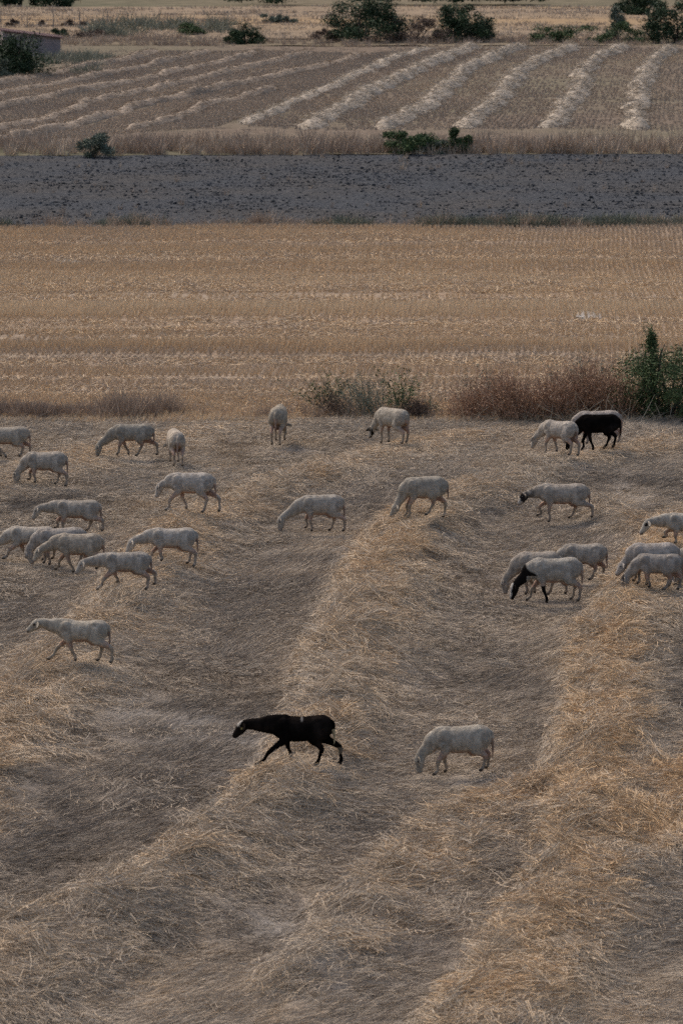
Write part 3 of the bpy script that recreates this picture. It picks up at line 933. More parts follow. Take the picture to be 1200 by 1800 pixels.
def dry_shrub(name, px, py, w_px, h_px, mat, label, cat='shrub', group=None, n=420, lean=0.0, fuzz=6, leaf=.03, stemw=.010, depth=.5, leafmat=None):
    """twiggy dead weed: many thin stems with side twigs and small seed heads"""
    s = pxm(py); x, y = ground(px, py)
    rx, h = w_px / s / 2, h_px / s
    y += .35
    root = empty(name, (x, y, .0), label, cat, group)
    P = np.stack([R.normal(0, rx * .30, n), R.normal(0, depth * .5, n), np.full(n, -.05)], -1)
    el = np.clip(R.normal(1.2, .26, n), .4, 1.57); az = np.where(R.random(n) < .5 + .5 * np.sign(lean) * min(1, abs(lean)), 0, np.pi) + R.normal(0, .8, n)
    D = dirs(az, el)
    env = np.clip(1 - (np.abs(P[:, 0]) / (rx * 1.1)) ** 1.8, .25, 1)
    L = h * env * R.uniform(.55, 1.08, n)
    B = np.stack([R.normal(lean * .35, .10, n), R.normal(0, .1, n), R.normal(-.08, .06, n)], -1)
    V1, F1 = strips(P, D, L, R.uniform(stemw * .6, stemw * 1.4, n), B, 4, .4)
    t1 = np.repeat(np.clip(R.normal(.5, .28, n), 0, 1), 10)
    # twigs
    m = n * fuzz
    j = R.integers(0, n, m); tt = R.uniform(.25, 1, m)
    Q = P[j] + D[j] * (L[j] * tt)[:, None] + B[j] * (L[j] * tt * tt)[:, None]
    D2 = D[j] + R.normal(0, .7, (m, 3)); D2 /= np.linalg.norm(D2, axis=1)[:, None]
    L2 = R.uniform(.06, .2, m) * max(.6, h)
    V2, F2 = strips(Q, D2, L2, R.uniform(.5, 1.0, m) * stemw * .8, R.normal(0, .12, (m, 3)), 1, .5)
    t2 = np.repeat(np.clip(R.normal(.45, .22, m), 0, 1), 4)
    st = link('stems', mesh_np('stems', np.vstack([V1, V2]), np.vstack([F1, F2 + len(V1)]), mat, np.concatenate([t1, t2])), root, kind='stuff')
    k = m * 2
    j2 = R.integers(0, m, k)
    Q2 = Q[j2] + D2[j2] * (L2[j2] * R.uniform(.3, 1, k))[:, None] + R.normal(0, .02, (k, 3))
    Q2[:, 2] = np.maximum(Q2[:, 2], .02)
    Ls = leaf * R.uniform(.6, 1.5, k)
    V3, F3 = strips(Q2, dirs(R.random(k) * 6.28, R.normal(.3, .6, k)), Ls, Ls * .5, np.zeros((k, 3)), 1, .3)
    link('seed_heads' if leafmat is None else 'leaves', mesh_np('heads', V3, F3, leafmat or mat, np.repeat(np.clip(R.normal(.5, .25, k), 0, 1), 4)), root, kind='stuff')
    return root


def build_plants():
    G = 'bushes along the far field edge'
    bush('bush', 640, 77, 140, 72, LEAF_DARK, 'largest dark green bush at the middle of the far field edge', group=G, leaf=.16, nleaf=5200, clumps=44)
    bush('bush', 815, 76, 108, 62, LEAF_DARK, 'rounded dark green bush right of the largest far bush', group=G, leaf=.16, nleaf=4600, clumps=48)
    bush('bush', 724, 78, 150, 42, LEAF_BROWN, 'low brownish brush between the two large far bushes', group=G, leaf=.12, nleaf=2600, clumps=24)
    bush('bush', 432, 80, 64, 40, LEAF_DARK, 'small compact dark green bush left of the largest far bush', group=G, leaf=.13, nleaf=2200, clumps=20)
    bush('bush', 566, 77, 60, 24, LEAF_BROWN, 'tiny brownish bush just left of the largest far bush', group=G, leaf=.11, nleaf=700, clumps=9)
    bush('bush', 14, 138, 124, 80, LEAF_DARK, 'big dark green bush in front of the shed', group=None, leaf=.15, nleaf=5200, clumps=44)
    bush('bush', -10, 141, 70, 40, LEAF_GREY, 'pale grey green bush at the left edge below the shed bush', leaf=.10, nleaf=1800, clumps=18)
    bush('bush', 968, 77, 80, 34, LEAF_MID, 'low green shrub, leftmost of the low row at far right', group=G, leaf=.12, nleaf=1300, clumps=14)
    bush('bush', 1025, 78, 105, 32, LEAF_MID, 'low wide green shrub in the low row at far right', group=G, leaf=.12, nleaf=1500, clumps=16)
    bush('bush', 1088, 78, 100, 36, LEAF_MID, 'low green shrub below the narrow upright shrub at far right', group=G, leaf=.12, nleaf=1600, clumps=16)
    bush('bush', 1084, 70, 46, 56, LEAF_GREY, 'narrow upright grey green shrub at far right', group=G, leaf=.13, nleaf=1300, clumps=16, tall=True)
    bush('bush', 1190, 77, 110, 74, LEAF_DARK, 'big dark green bush at the right edge of the far field', group=G, leaf=.16, nleaf=4200, clumps=36)
    bush('bush', 1125, 27, 105, 34, LEAF_DARK, 'dark green bush at the top right, beyond the far dry field', leaf=.18, nleaf=3000, clumps=30)
    bush('bush', 335, 63, 62, 20, LEAF_MID, 'low dark green bush in the weed thicket of the far dry field', leaf=.13, nleaf=1500, clumps=16)
    bush('bush', 478, 41, 40, 15, LEAF_GREY, 'grey green shrub, left of the pair in the far dry field', group='pair of shrubs in the far dry field', leaf=.14, nleaf=900, clumps=10)
    bush('bush', 508, 41, 30, 13, LEAF_GREY, 'grey green shrub, right of the pair in the far dry field', group='pair of shrubs in the far dry field', leaf=.14, nleaf=700, clumps=9)
    bush('bush', 165, 67, 70, 11, LEAF_BROWN, 'low dark brush right of the shed roof', leaf=.14, nleaf=900, clumps=12)
    bush('bush', 105, 66, 40, 18, LEAF_DARK, 'small dark bush behind the shed roof', leaf=.14, nleaf=900, clumps=10)
    for i, (px, w, lab) in enumerate(((20, 22, 'tiny brown bush at the far fence, leftmost'), (72, 18, 'tiny brown bush at the far fence, second from left'), (118, 20, 'tiny brown bush at the far fence, third from left'), (150, 16, 'tiny brown bush at the far fence, rightmost'))):
        bush('bush', px, 47, w, 10, LEAF_BROWN, lab, group='tiny bushes at the far fence', leaf=.14, nleaf=320, clumps=6, stems=3)
    # trees that close the view at the top
    for px, w, h, lab in ((35, 90, 60, 'dark tree in the far top left corner'), (100, 80, 46, 'dark tree right of the top left corner tree'), (470, 165, 40, 'dark far tree at the top, left of centre'),
                          (680, 130, 34, 'dark far tree at the top centre'), (800, 130, 34, 'dark far tree at the top, right of centre'), (900, 110, 30, 'dark far tree at the top, right of the centre pair')):
        bush('far_tree', px, {35: 11, 100: 11, 470: 5, 680: 3, 800: 3, 900: 2}[px], w, h, LEAF_DARK, lab, cat='tree', group='far trees at the top edge', leaf=.22, nleaf=2200, clumps=26)
    # verge of the ploughed field
    bush('bush', 166, 280, 54, 42, LEAF_GREY, 'lone small grey green bush on the verge above the ploughed strip', leaf=.09, nleaf=2400, clumps=18)
    bush('bush', 716, 273, 100, 42, LEAF_MID, 'wide green bush on the verge above the ploughed strip', leaf=.10, nleaf=4200, clumps=28)
    bush('bush', 812, 272, 46, 42, LEAF_MID, 'small bright green bush right of the wide verge bush', leaf=.10, nleaf=2200, clumps=14)
    bush('bush', 768, 273, 60, 26, LEAF_GREY, 'low grey green bush between the two green verge bushes', leaf=.09, nleaf=1500, clumps=14)
    # near hedge line
    bush('leafy_bush', 1182, 744, 190, 118, LEAF_MID, 'green leafy bush at the right end of the near field edge', leaf=.055, nleaf=9500, clumps=70, stems=9)
    bush('sapling', 1143, 740, 60, 150, LEAF_MID, 'tall green sapling rising from the leafy bush', cat='sapling', leaf=.055, nleaf=2200, clumps=26, tall=True, stems=4)
    D = 'dry rust brown shrubs at the near field edge'
    dry_shrub('dry_shrub', 836, 742, 120, 80, RUST, 'leftmost low rust brown dry shrub at the near field edge', group=D, n=260)
    dry_shrub('dry_shrub', 905, 744, 110, 112, RUST, 'rust brown dry shrub, second from left at the near field edge', group=D, n=360, lean=-.3)
    dry_shrub('dry_shrub', 968, 742, 100, 100, RUST, 'rust brown dry shrub behind the leftmost white sheep of the trio', group=D, n=340)
    dry_shrub('dry_shrub', 1030, 738, 96, 124, RUST, 'rust brown dry shrub behind the white backed sheep', group=D, n=340)
    dry_shrub('dry_shrub', 1084, 740, 70, 100, RUST, 'rust brown dry shrub left of the green leafy bush', group=D, n=300)
    dry_shrub('weed', 1027, 728, 44, 126, LEAF_GREY, 'tall grey green weed standing above the rust brown shrubs', cat='weed', n=70, leafmat=LEAF_GREY, leaf=.05, depth=.3)
    dry_shrub('weed', 855, 730, 40, 106, LEAF_GREY, 'thin grey green weed behind the leftmost rust brown shrub', cat='weed', n=34, leafmat=LEAF_GREY, leaf=.045, depth=.3)
    dry_shrub('weed', 572, 728, 44, 92, LEAF_MID, 'thin green weed left of the dark weed clump', cat='weed', n=34, leafmat=LEAF_MID, leaf=.05, depth=.3)
    dry_shrub('weed', 600, 736, 90, 66, LEAF_BROWN, 'brown dry weed leaning left beside the dark weed clump', cat='weed', n=130, lean=-.8, fuzz=3)
    dry_shrub('weed', 650, 736, 120, 92, LEAF_GREY, 'dark grey green weed clump behind the black faced sheep', cat='weed', n=150, lean=-.5, leafmat=LEAF_GREY, leaf=.03, fuzz=4)
    dry_shrub('weed', 700, 735, 44, 104, LEAF_MID, 'tall thin green weed right of the dark weed clump', cat='weed', n=46, leafmat=LEAF_MID, leaf=.05, depth=.3)
    dry_shrub('weed', 732, 738, 62, 44, LEAF_BROWN, 'low brown weed right of the black faced sheep', cat='weed', n=200)
    dry_shrub('weed', 756, 734, 20, 48, LEAF_GREY, 'slender grey weed standing alone right of centre', cat='weed', n=20, leafmat=LEAF_GREY, leaf=.04, depth=.2)


build_plants()


def build_stalks():
    """pale fallen stalks lying in front of the dry shrubs"""
    m = leaf_mat('pale_stalks', [(0, (.28, .21, .14)), (1, (.52, .43, .31))])
    for px, n, lab in ((880, 46, 'pale broken stalks leaning in front of the left rust brown shrubs'), (990, 60, 'pale broken stalks leaning behind the trio of sheep'), (1120, 40, 'pale broken stalks leaning in front of the leafy bush')):
        x, y = ground(px, 744)
        P = np.stack([R.normal(0, .55, n), R.normal(.15, .15, n), np.zeros(n)], -1)
        az = np.where(R.random(n) < .5, 0, np.pi) + R.normal(0, .5, n); el = np.clip(R.normal(.75, .35, n), .1, 1.5)
        V, F = strips(P, dirs(az, el), R.uniform(.4, 1.0, n), R.uniform(.010, .018, n), R.normal(0, .12, (n, 3)) - np.array([0, 0, .1]), 3, .5)
        link('dead_stalks', mesh_np('dead_stalks', V, F, m, np.repeat(R.random(n), 8)), label=lab, kind='stuff', loc=(x, y, .02))


build_stalks()


# ------------------------------------------------------------------ shed, fence, small things
def box_bm(bm, x0, x1, y0, y1, z0, z1):
    v = [bm.verts.new(p) for p in ((x0, y0, z0), (x1, y0, z0), (x1, y1, z0), (x0, y1, z0), (x0, y0, z1), (x1, y0, z1), (x1, y1, z1), (x0, y1, z1))]
    for f in ((0, 3, 2, 1), (4, 5, 6, 7), (0, 1, 5, 4), (1, 2, 6, 5), (2, 3, 7, 6), (3, 0, 4, 7)):
        bm.faces.new([v[i] for i in f])


def bm_obj(name, bm, mat, parent, bevel=0):
    if bevel: bmesh.ops.bevel(bm, geom=bm.edges[:], offset=bevel, segments=1, affect='EDGES')
    bmesh.ops.recalc_face_normals(bm, faces=bm.faces)
    me = bpy.data.meshes.new(name); bm.to_mesh(me); bm.free(); me.materials.append(mat)
    return link(name, me, parent)


def build_shed():
    m = NT('block_wall')
    bt = m.n('ShaderNodeTexBrick'); bt.inputs['Scale'].default_value = 2.6
    tc = m.n('ShaderNodeTexCoord'); mp = m.n('ShaderNodeMapping'); mp.inputs['Rotation'].default_value = (math.pi / 2, 0, 0)
    m.l(tc.outputs['Object'], mp.inputs['Vector']); m.l(mp.outputs[0], bt.inputs['Vector'])
    bt.inputs['Color1'].default_value = (.34, .27, .26, 1); bt.inputs['Color2'].default_value = (.27, .23, .23, 1); bt.inputs['Mortar'].default_value = (.15, .135, .13, 1)
    m.color(m.mix(.5, bt.outputs['Color'], m.ramp(m.noise(3, 6), [(.3, (.5, .45, .45)), (.7, (1, 1, 1))]), 'MULTIPLY'))
    m.bump(bt.outputs['Fac'], .5, -.03)
    r = NT('old_roof_tiles'); r.color(r.ramp(r.noise(5, 6), [(.3, (.07, .04, .038)), (.7, (.17, .10, .09))]))
    dk = NT('dark_opening'); dk.color((.03, .028, .027))
    x, y = ground(70, 101)
    s = pxm(101)
    root = empty('shed', (x, y, 0), 'small block shed with a dark red roof behind the big left bush', 'shed')
    root.rotation_euler = (0, 0, math.radians(8))
    w, h = 3.6, 1.15
    slope = .13
    bm = bmesh.new(); box_bm(bm, -w * .62, w * .36, 0, 2.6, -.1, h)
    for v in bm.verts:
        if v.co.z > 0: v.co.z += (w * .36 - v.co.x) * slope
    bm_obj('wall', bm, m.m, root, .01)
    # shallow mono-pitch roof of long panels, falling to the right
    n = 12
    for k in range(n):
        bm = bmesh.new()
        y0 = -.22 + k * (3.1 / n)
        box_bm(bm, -w * .66, w * .40, y0, y0 + 3.1 / n - .012, 0, .07 + .012 * (k % 2))
        for v in bm.verts: v.co.z += h + .012 + (w * .36 - v.co.x) * slope
        bm_obj('roof_panel', bm, r.m, root)
    return root


build_shed()


def build_fence():
    m = NT('weathered_post'); m.color(m.ramp(m.noise(9, 5), [(.3, (.10, .09, .08)), (.7, (.22, .20, .18))]))
    wm = NT('fence_wire'); wm.color((.16, .15, .14))
    xs = [-45, 2, 48, 95, 141, 190, 240]
    p0 = ground(48, 50); root = empty('wire_fence', (p0[0], p0[1], 0), 'thin post and wire fence at the far left above the shed', 'fence')
    pts = []
    for i, px in enumerate(xs):
        x, y = ground(px, 50); pts.append((x - p0[0], y - p0[1]))
        lean = random.uniform(-.05, .05); hgt = 1.15 + random.uniform(-.1, .1)
        V, F = tube_mesh([(np.array([[0, 0, -.2], [lean * .5, 0, hgt * .5], [lean, 0, hgt]]) + np.array([pts[-1][0], pts[-1][1], 0]), [.035, .032, .028])], 7)
        link('post', mesh_np('post', V, F, m.m, smooth=True), root)
    for z in (.45, .8, 1.08):
        P = []
        for (a, b), (c, d) in zip(pts[:-1], pts[1:]):
            for t in np.linspace(0, 1, 6)[:-1]:
                P.append((a + (c - a) * t, b + (d - b) * t, z - .05 * math.sin(math.pi * t)))
        V, F = tube_mesh([(np.array(P), [.008] * len(P))], 4)
        link('wire', mesh_np('wire', V, F, wm.m), root)


build_fence()


def rock(name, px, py, size, mat, label, cat='stone', flat_=.7):
    x, y = ground(px, py)
    bm = bmesh.new(); bmesh.ops.create_icosphere(bm, subdivisions=3, radius=1)
    for v in bm.verts:
        q = v.co.copy(); f = .7 + .6 * float(vnoise(q.x * 2 + px, q.y * 2 + q.z * 1.7, int(px)))
        v.co = Vector((q.x * f * size[0], q.y * f * size[1], max(-.03, q.z * f * size[2])))
    bmesh.ops.recalc_face_normals(bm, faces=bm.faces)
    me = bpy.data.meshes.new(name); bm.to_mesh(me); bm.free(); me.materials.append(mat)
    me.polygons.foreach_set('use_smooth', np.ones(len(me.polygons), bool))
    return link(name, me, label=label, cat=cat, loc=(x, y, .03))


DARK = NT('dark_clod'); DARK.color((.018, .017, .018))
rock('clod', 127, 514, (.045, .05, .075), DARK.m, 'tiny black clod standing in the stubble at left', 'clod')
rock('soil_patch', 1036, 557, (.42, .9, .05), PALE, 'pale bare soil patch in the stubble at right', 'soil patch')
rock('soil_patch', 116, 462, (.45, .9, .04), PALE, 'pale bare soil patch in the stubble at upper left', 'soil patch')


# ------------------------------------------------------------------ sheep
def sheep_mat():
    m = NT('fleece')
    a = m.n('ShaderNodeAttribute', attribute_name='fleece', attribute_type='GEOMETRY')
    tc = m.n('ShaderNodeTexCoord')
    n1 = m.noise(9, 5, .6, tc.outputs['Object']); n2 = m.noise(60, 3, .6, tc.outputs['Object'])
    c = m.mix(1.0, a.outputs['Color'], m.ramp(n1, [(.36, (.70, .68, .66)), (.64, (1.12, 1.10, 1.07))]), 'MULTIPLY')
    c = m.mix(.6, c, m.ramp(n2, [(.3, (.82, .82, .82)), (.7, (1.1, 1.1, 1.1))]), 'MULTIPLY')
    m.color(c)
    mp = m.n('ShaderNodeMapping'); mp.inputs['Scale'].default_value = (26, 16, 6)
    m.l(tc.outputs['Object'], mp.inputs['Vector'])
    n3 = m.noise(1, 3, .6, mp.outputs[0])
    c = m.mix(.7, c, m.ramp(n3, [(.35, (.82, .80, .78)), (.65, (1.1, 1.1, 1.1))]), 'MULTIPLY')
    m.color(c)
    m.bump(m.math('ADD', m.math('ADD', m.math('MULTIPLY', n1, 1.6), n2), n3), .7, .022)
    m.b.inputs['Roughness'].default_value = .95
    m.b.inputs['Specular IOR Level'].default_value = .0
    return m.m


FLEECE = sheep_mat()
EYE = NT('eye'); EYE.color((.015, .012, .01)); EYE.b.inputs['Roughness'].default_value = .3; EYE = EYE.m


def loft(Vs, Fs, pts, ry, rz, segs=14, res=4):
    """smooth tube through pts with lateral radii ry and vertical radii rz, closed at both ends"""
    A = np.column_stack([np.asarray(pts, float), ry, rz])
    Q = np.vstack([2 * A[0] - A[1], A, 2 * A[-1] - A[-2]])
    S = []
    for i in range(1, len(Q) - 2):
        a, b, c, d = Q[i - 1:i + 3]
        for k in range(res):
            t = k / res
            S.append(.5 * (2 * b + (c - a) * t + (2 * a - 5 * b + 4 * c - d) * t * t + (3 * b - a - 3 * c + d) * t ** 3))
    S.append(A[-1]); S = np.array(S)
    S[:, 3:] = np.maximum(S[:, 3:], .004)
    T = np.gradient(S[:, :3], axis=0); T /= np.linalg.norm(T, axis=1)[:, None] + 1e-9
    lat = np.array([0, 1.0, 0]) - T * T[:, 1:2]; lat /= np.linalg.norm(lat, axis=1)[:, None] + 1e-9
    up = np.cross(lat, T) * -1.0
    an = np.linspace(0, 2 * np.pi, segs, endpoint=False)
    ring = S[:, None, :3] + lat[:, None, :] * (S[:, 3:4, None] * np.cos(an)[None, :, None]) + up[:, None, :] * (S[:, 4:5, None] * np.sin(an)[None, :, None])
    o = sum(len(v) for v in Vs)
    n = len(S)
    V = np.vstack([ring.reshape(-1, 3), S[0, :3] - T[0] * .3 * min(S[0, 3:5]), S[-1, :3] + T[-1] * .3 * min(S[-1, 3:5])])
    for i in range(n - 1):
        for k in range(segs):
            k2 = (k + 1) % segs
            Fs.append((o + i * segs + k, o + i * segs + k2, o + (i + 1) * segs + k2, o + (i + 1) * segs + k))
    for k in range(segs):
        k2 = (k + 1) % segs
        Fs.append((o + n * segs, o + k2, o + k)); Fs.append((o + n * segs + 1, o + (n - 1) * segs + k, o + (n - 1) * segs + k2))
    Vs.append(V)


def blob(Vs, Fs, c, r):
    loft(Vs, Fs, [(c[0] - r[0] * f, c[1], c[2]) for f in (-.95, -.6, 0, .6, .95)], [r[1] * math.sqrt(1 - f * f) for f in (-.95, -.6, 0, .6, .95)],
         [r[2] * math.sqrt(1 - f * f) for f in (-.95, -.6, 0, .6, .95)], 10, 3)


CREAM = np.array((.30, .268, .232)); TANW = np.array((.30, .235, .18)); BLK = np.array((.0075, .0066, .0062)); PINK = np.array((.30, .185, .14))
WHITE = np.array((.38, .352, .315))


def make_sheep(label, loc, yaw, lenf, hgt, poll, nose, feet, lift=(0, 0, 0, 0), look='white', tone=1.0, tail=.42, headyaw=0.0, seed=0, belly=1.0, udder=True):
    """local frame: x forward, y to the sheep's left, z up; poll and nose (x, z); feet x for near front, far front, near hind, far hind (near = left)"""
    rng = np.random.default_rng(100 + seed)
    lf = lenf; hz = hgt / .71
    wd = .5 * (lf + hz)
    cy, sy = math.cos(math.pi - yaw), math.sin(math.pi - yaw)     # yaw 0 looks to the left of the picture, 90 degrees looks away

    def foot_z(x, y):
        wx = loc[0] + x * cy - y * sy; wy = loc[1] + x * sy + y * cy
        # small steps only: the mat evens out under the hooves
        return min(max(float(near_h(np.array([wx]), np.array([wy]))[0]) + PRESS - loc[2], -.05), .06)
    Vs, Fs = [], []
    px_, pz_ = poll; nx_, nz_ = nose
    # trunk
    sag = rng.uniform(-.008, .012)
    tr = [(-.455, .545, .035, .045), (-.43, .542, .105, .122), (-.36, .535, .148, .164), (-.25, .528, .160, .180 * belly), (-.10, .506, .172, .192 * belly), (.04, .500, .178, .195 * belly),
          (.17, .502, .168, .190), (.28, .518, .146, .186), (.36, .530, .120, .164), (.43, .535, .082, .12), (.458, .54, .035, .06)]
    tr = [(x * lf, 0, (z - (sag if abs(x) < .2 else 0)) * hz) + (ry * wd, rz * hz) for x, z, ry, rz in tr]
    loft(Vs, Fs, [t[:3] for t in tr], [t[3] for t in tr], [t[4] for t in tr], 20, 4)
    # hips, withers, spine
    for s in (-1, 1):
        blob(Vs, Fs, (-.245 * lf, s * .085 * wd, .632 * hz), (.085, .05, .052))
        blob(Vs, Fs, (.27 * lf, s * .095 * wd, .53 * hz), (.11, .055, .15))
        blob(Vs, Fs, (-.30 * lf, s * .085 * wd, .50 * hz), (.15, .075, .17))
    blob(Vs, Fs, (.26 * lf, 0, .645 * hz), (.16, .06, .055))
    if udder: blob(Vs, Fs, (-.20 * lf, 0, .315 * hz), (.10, .075, .075))
    # neck and head
    hy = math.sin(headyaw); hc = math.cos(headyaw)
    p = np.array([px_, 0, pz_]); b = np.array([.34 * lf, 0, .555 * hz])
    dv = np.array([nx_ - px_, 0, nz_ - pz_]); hl = np.linalg.norm(dv); dv /= hl
    hl = min(max(hl, .26), .32)
    d3 = np.array([dv[0] * hc, dv[0] * hy + (.0 if abs(dv[0]) > .3 else hy), dv[2]]); d3 /= np.linalg.norm(d3)
    mid = b * .5 + p * .5 + np.array([0, 0, -.012])
    mid1 = b * .75 + p * .25
    pp = p + np.array([0, hy * .05, 0])
    back = pp - d3 * .03
    loft(Vs, Fs, [b + np.array([-.10, 0, -.01]), mid1, mid, b * .22 + pp * .78 + np.array([0, 0, -.005]), back + d3 * .05], [.125 * wd, .104 * wd, .080, .064, .056], [.170 * hz, .145 * hz, .112, .086, .070], 14, 4)
    up3 = np.cross(d3, np.array([0, 1.0, 0])); up3 = up3 / np.linalg.norm(up3)
    if up3[2] < 0 and abs(d3[2]) < .9: up3 = -up3
    if abs(d3[2]) >= .9: up3 = np.array([1.0, 0, 0]) - d3 * d3[0]; up3 /= np.linalg.norm(up3)
    hd = [(-.08, .035, .038, .0), (0.0, .064, .070, .0), (.25, .069, .082, -.006), (.5, .056, .071, -.010), (.75, .044, .053, -.004), (.93, .039, .043, -.004), (1.02, .020, .022, -.004)]
    loft(Vs, Fs, [pp + d3 * (f * hl) + up3 * o for f, a, c, o in hd], [a for f, a, c, o in hd], [c for f, a, c, o in hd], 12, 4)
    # tail
    if tail > 0:
        tw = rng.uniform(-.02, .03)
        loft(Vs, Fs, [(-.42 * lf, 0, .615 * hz), (-.468 * lf, tw * .3, .585 * hz), (-.485 * lf, tw, .50 * hz), (-.488 * lf, tw, (.62 - tail * .7) * hz), (-.485 * lf, tw, (.62 - tail) * hz)],
             [.035, .036, .028, .022, .012], [.03, .030, .024, .020, .010], 8, 3)
    # legs
    fx = list(feet)
    hoofs = []
    for i, s in enumerate((1, -1, 1, -1)):
        x = fx[i]; yy = s * .085 * wd
        gz = foot_z(x, yy) + lift[i]
        if i < 2:
            sh = np.array([.275 * lf, s * .090 * wd, .47 * hz]); el = np.array([.235 * lf, s * .098 * wd, .375 * hz])
            f = np.array([x, yy, gz])
            bendk = .012 + .55 * lift[i]
            kn = el + (f - el) * .50 + np.array([bendk + .03 * (f[0] - el[0] > .1), 0, .25 * lift[i]])
            fe = el + (f - el) * .83 + np.array([.35 * bendk - .012 - .3 * lift[i], 0, .01])
            loft(Vs, Fs, [sh, el, el * .5 + kn * .5, kn, kn * .45 + fe * .55, fe, f + np.array([.012, 0, .028]), f + np.array([.022, 0, .004])],
                 [.074, .066, .040, .033, .0245, .028, .029, .030], [.10, .082, .048, .037, .026, .030, .031, .034], 10, 3)
        else:
            rel = x + .36 * lf
            hp = np.array([-.31 * lf, s * .085 * wd, .53 * hz]); stf = np.array([(-.215 + .18 * rel) * lf, s * .112 * wd, .385 * hz])
            f = np.array([x, yy, gz])
            hk = np.array([-.405 * lf + .72 * rel - .10 * lift[i], s * .088 * wd, .235 * hz + gz * .6 + .3 * lift[i]])
            fe = hk + (f - hk) * .74 + np.array([-.008, 0, 0])
            loft(Vs, Fs, [hp, stf, stf * .45 + hk * .55, hk, hk * .45 + fe * .55, fe, f + np.array([.012, 0, .028]), f + np.array([.024, 0, .004])],
                 [.092, .078, .049, .034, .0255, .0285, .029, .030], [.155, .115, .060, .043, .028, .031, .031, .034], 10, 3)
        hoofs.append(f)
    V = np.vstack(Vs)
    bm = bmesh.new()
    bv = [bm.verts.new(v) for v in V]
    for f in Fs:
        try: bm.faces.new([bv[k] for k in f])
        except ValueError: pass
    bmesh.ops.recalc_face_normals(bm, faces=bm.faces)
    me = bpy.data.meshes.new('sheep_raw'); bm.to_mesh(me); bm.free()
    tmp = bpy.data.objects.new('sheep_raw', me); COL.objects.link(tmp)
    r = tmp.modifiers.new('r', 'REMESH'); r.mode = 'VOXEL'; r.voxel_size = .0145; r.use_smooth_shade = True
    sm = tmp.modifiers.new('s', 'SMOOTH'); sm.factor = .5; sm.iterations = 5
    dg = bpy.context.evaluated_depsgraph_get()
    me2 = bpy.data.meshes.new_from_object(tmp.evaluated_get(dg), depsgraph=dg)
    bpy.data.objects.remove(tmp); bpy.data.meshes.remove(me)
    # ears, joined to the same mesh
    bm = bmesh.new(); bm.from_mesh(me2)
    side3 = np.cross(up3, d3); side3 /= np.linalg.norm(side3)
    if side3[1] < 0: side3 = -side3
    for s in (1, -1):
        root = pp + d3 * .012 + side3 * s * .054 + up3 * .014
        out = side3 * s * .80 - d3 * .10 + np.array([0, 0, -.42]); out /= np.linalg.norm(out)
        wv = np.cross(out, up3 + d3 * .3); wv /= np.linalg.norm(wv)
        nv = np.cross(out, wv)
        rings = []
        for t, w in ((0, .018), (.25, .037), (.55, .042), (.85, .027), (1.0, .008)):
            c = root + out * (.15 * t) + nv * (.018 * math.sin(t * 2.6))
            th = .009 * (1 - .5 * t)
            rings.append([bm.verts.new(c + wv * w * math.cos(a) + nv * th * math.sin(a)) for a in np.linspace(0, 2 * np.pi, 8, endpoint=False)])
        for a, b2 in zip(rings[:-1], rings[1:]):
            for k in range(8):
                bm.faces.new((a[k], a[(k + 1) % 8], b2[(k + 1) % 8], b2[k]))
        bm.faces.new(rings[-1]); bm.faces.new(rings[0][::-1])
    bmesh.ops.recalc_face_normals(bm, faces=bm.faces)
    bm.to_mesh(me2); bm.free()
    me2.polygons.foreach_set('use_smooth', np.ones(len(me2.polygons), bool))
    n = len(me2.vertices)
    co = np.empty(n * 3); me2.vertices.foreach_get('co', co); co = co.reshape(-1, 3)
    # colouring of the fleece; belly and legs mix dirt with painted underside shade
    nz = fbm(co[:, 0] * 5 + seed * 3.1, co[:, 2] * 5 + co[:, 1] * 4, 3, seed)
    zr = co[:, 2] / hz
    hue = 1 + rng.normal(0, .07) + np.array([rng.normal(0, .012), 0, rng.normal(-.01, .03)])
    tone = tone * hue
    col = np.tile(CREAM * tone, (n, 1))
    intrunk = (co[:, 0] > -.5 * lf) & (co[:, 0] < .42 * lf)

    def blend(mask, c):
        mk = np.clip(mask, 0, 1)[:, None]
        return col * (1 - mk) + np.asarray(c) * mk
    col = blend(.55 * np.clip(.5 - np.abs(nz - .5) * 3, 0, 1), CREAM * tone * np.array((.80, .78, .76)))
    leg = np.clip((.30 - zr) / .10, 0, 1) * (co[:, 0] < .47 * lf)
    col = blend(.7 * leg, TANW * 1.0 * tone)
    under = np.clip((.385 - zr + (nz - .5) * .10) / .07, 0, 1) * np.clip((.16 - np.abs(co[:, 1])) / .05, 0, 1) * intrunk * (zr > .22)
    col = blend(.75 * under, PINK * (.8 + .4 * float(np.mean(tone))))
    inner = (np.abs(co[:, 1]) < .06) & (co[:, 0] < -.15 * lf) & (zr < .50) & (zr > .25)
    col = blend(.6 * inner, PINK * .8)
    hsel = (co - pp) @ d3; hup = (co - pp) @ up3; hlat = (co - pp) @ side3
    inhead = (hsel > -.04) & (hsel < hl * 1.1) & (np.abs(hup) < .12) & (np.linalg.norm(co - pp, axis=1) < hl * 1.15)
    col = np.where((inhead & (hsel > .03))[:, None], col * .55 + WHITE * tone * .42, col)
    col = blend(inhead * np.clip((hsel - hl * .88) / .03, 0, 1) * .7, PINK * .7)
    necks = np.clip(((co - b) @ (pp - b)) / ((pp - b) @ (pp - b)), -1, 2) * (co[:, 0] > .30 * lf)
    pn = fbm(hsel * 14 + seed, hup * 14 + hlat * 9, 2, seed + 5)
    if look == 'black':
        col = np.tile(BLK, (n, 1)) * (.6 + 2.2 * np.clip(nz - .35, 0, 1)[:, None] * np.array([1.25, 1.05, .95]))
        fl = np.clip(1 - np.abs(np.hypot((co[:, 0] + .34 * lf) / .12, (zr - .47) / .12)), 0, 1) * .5
        col = blend(fl * .35, (.06, .058, .058))
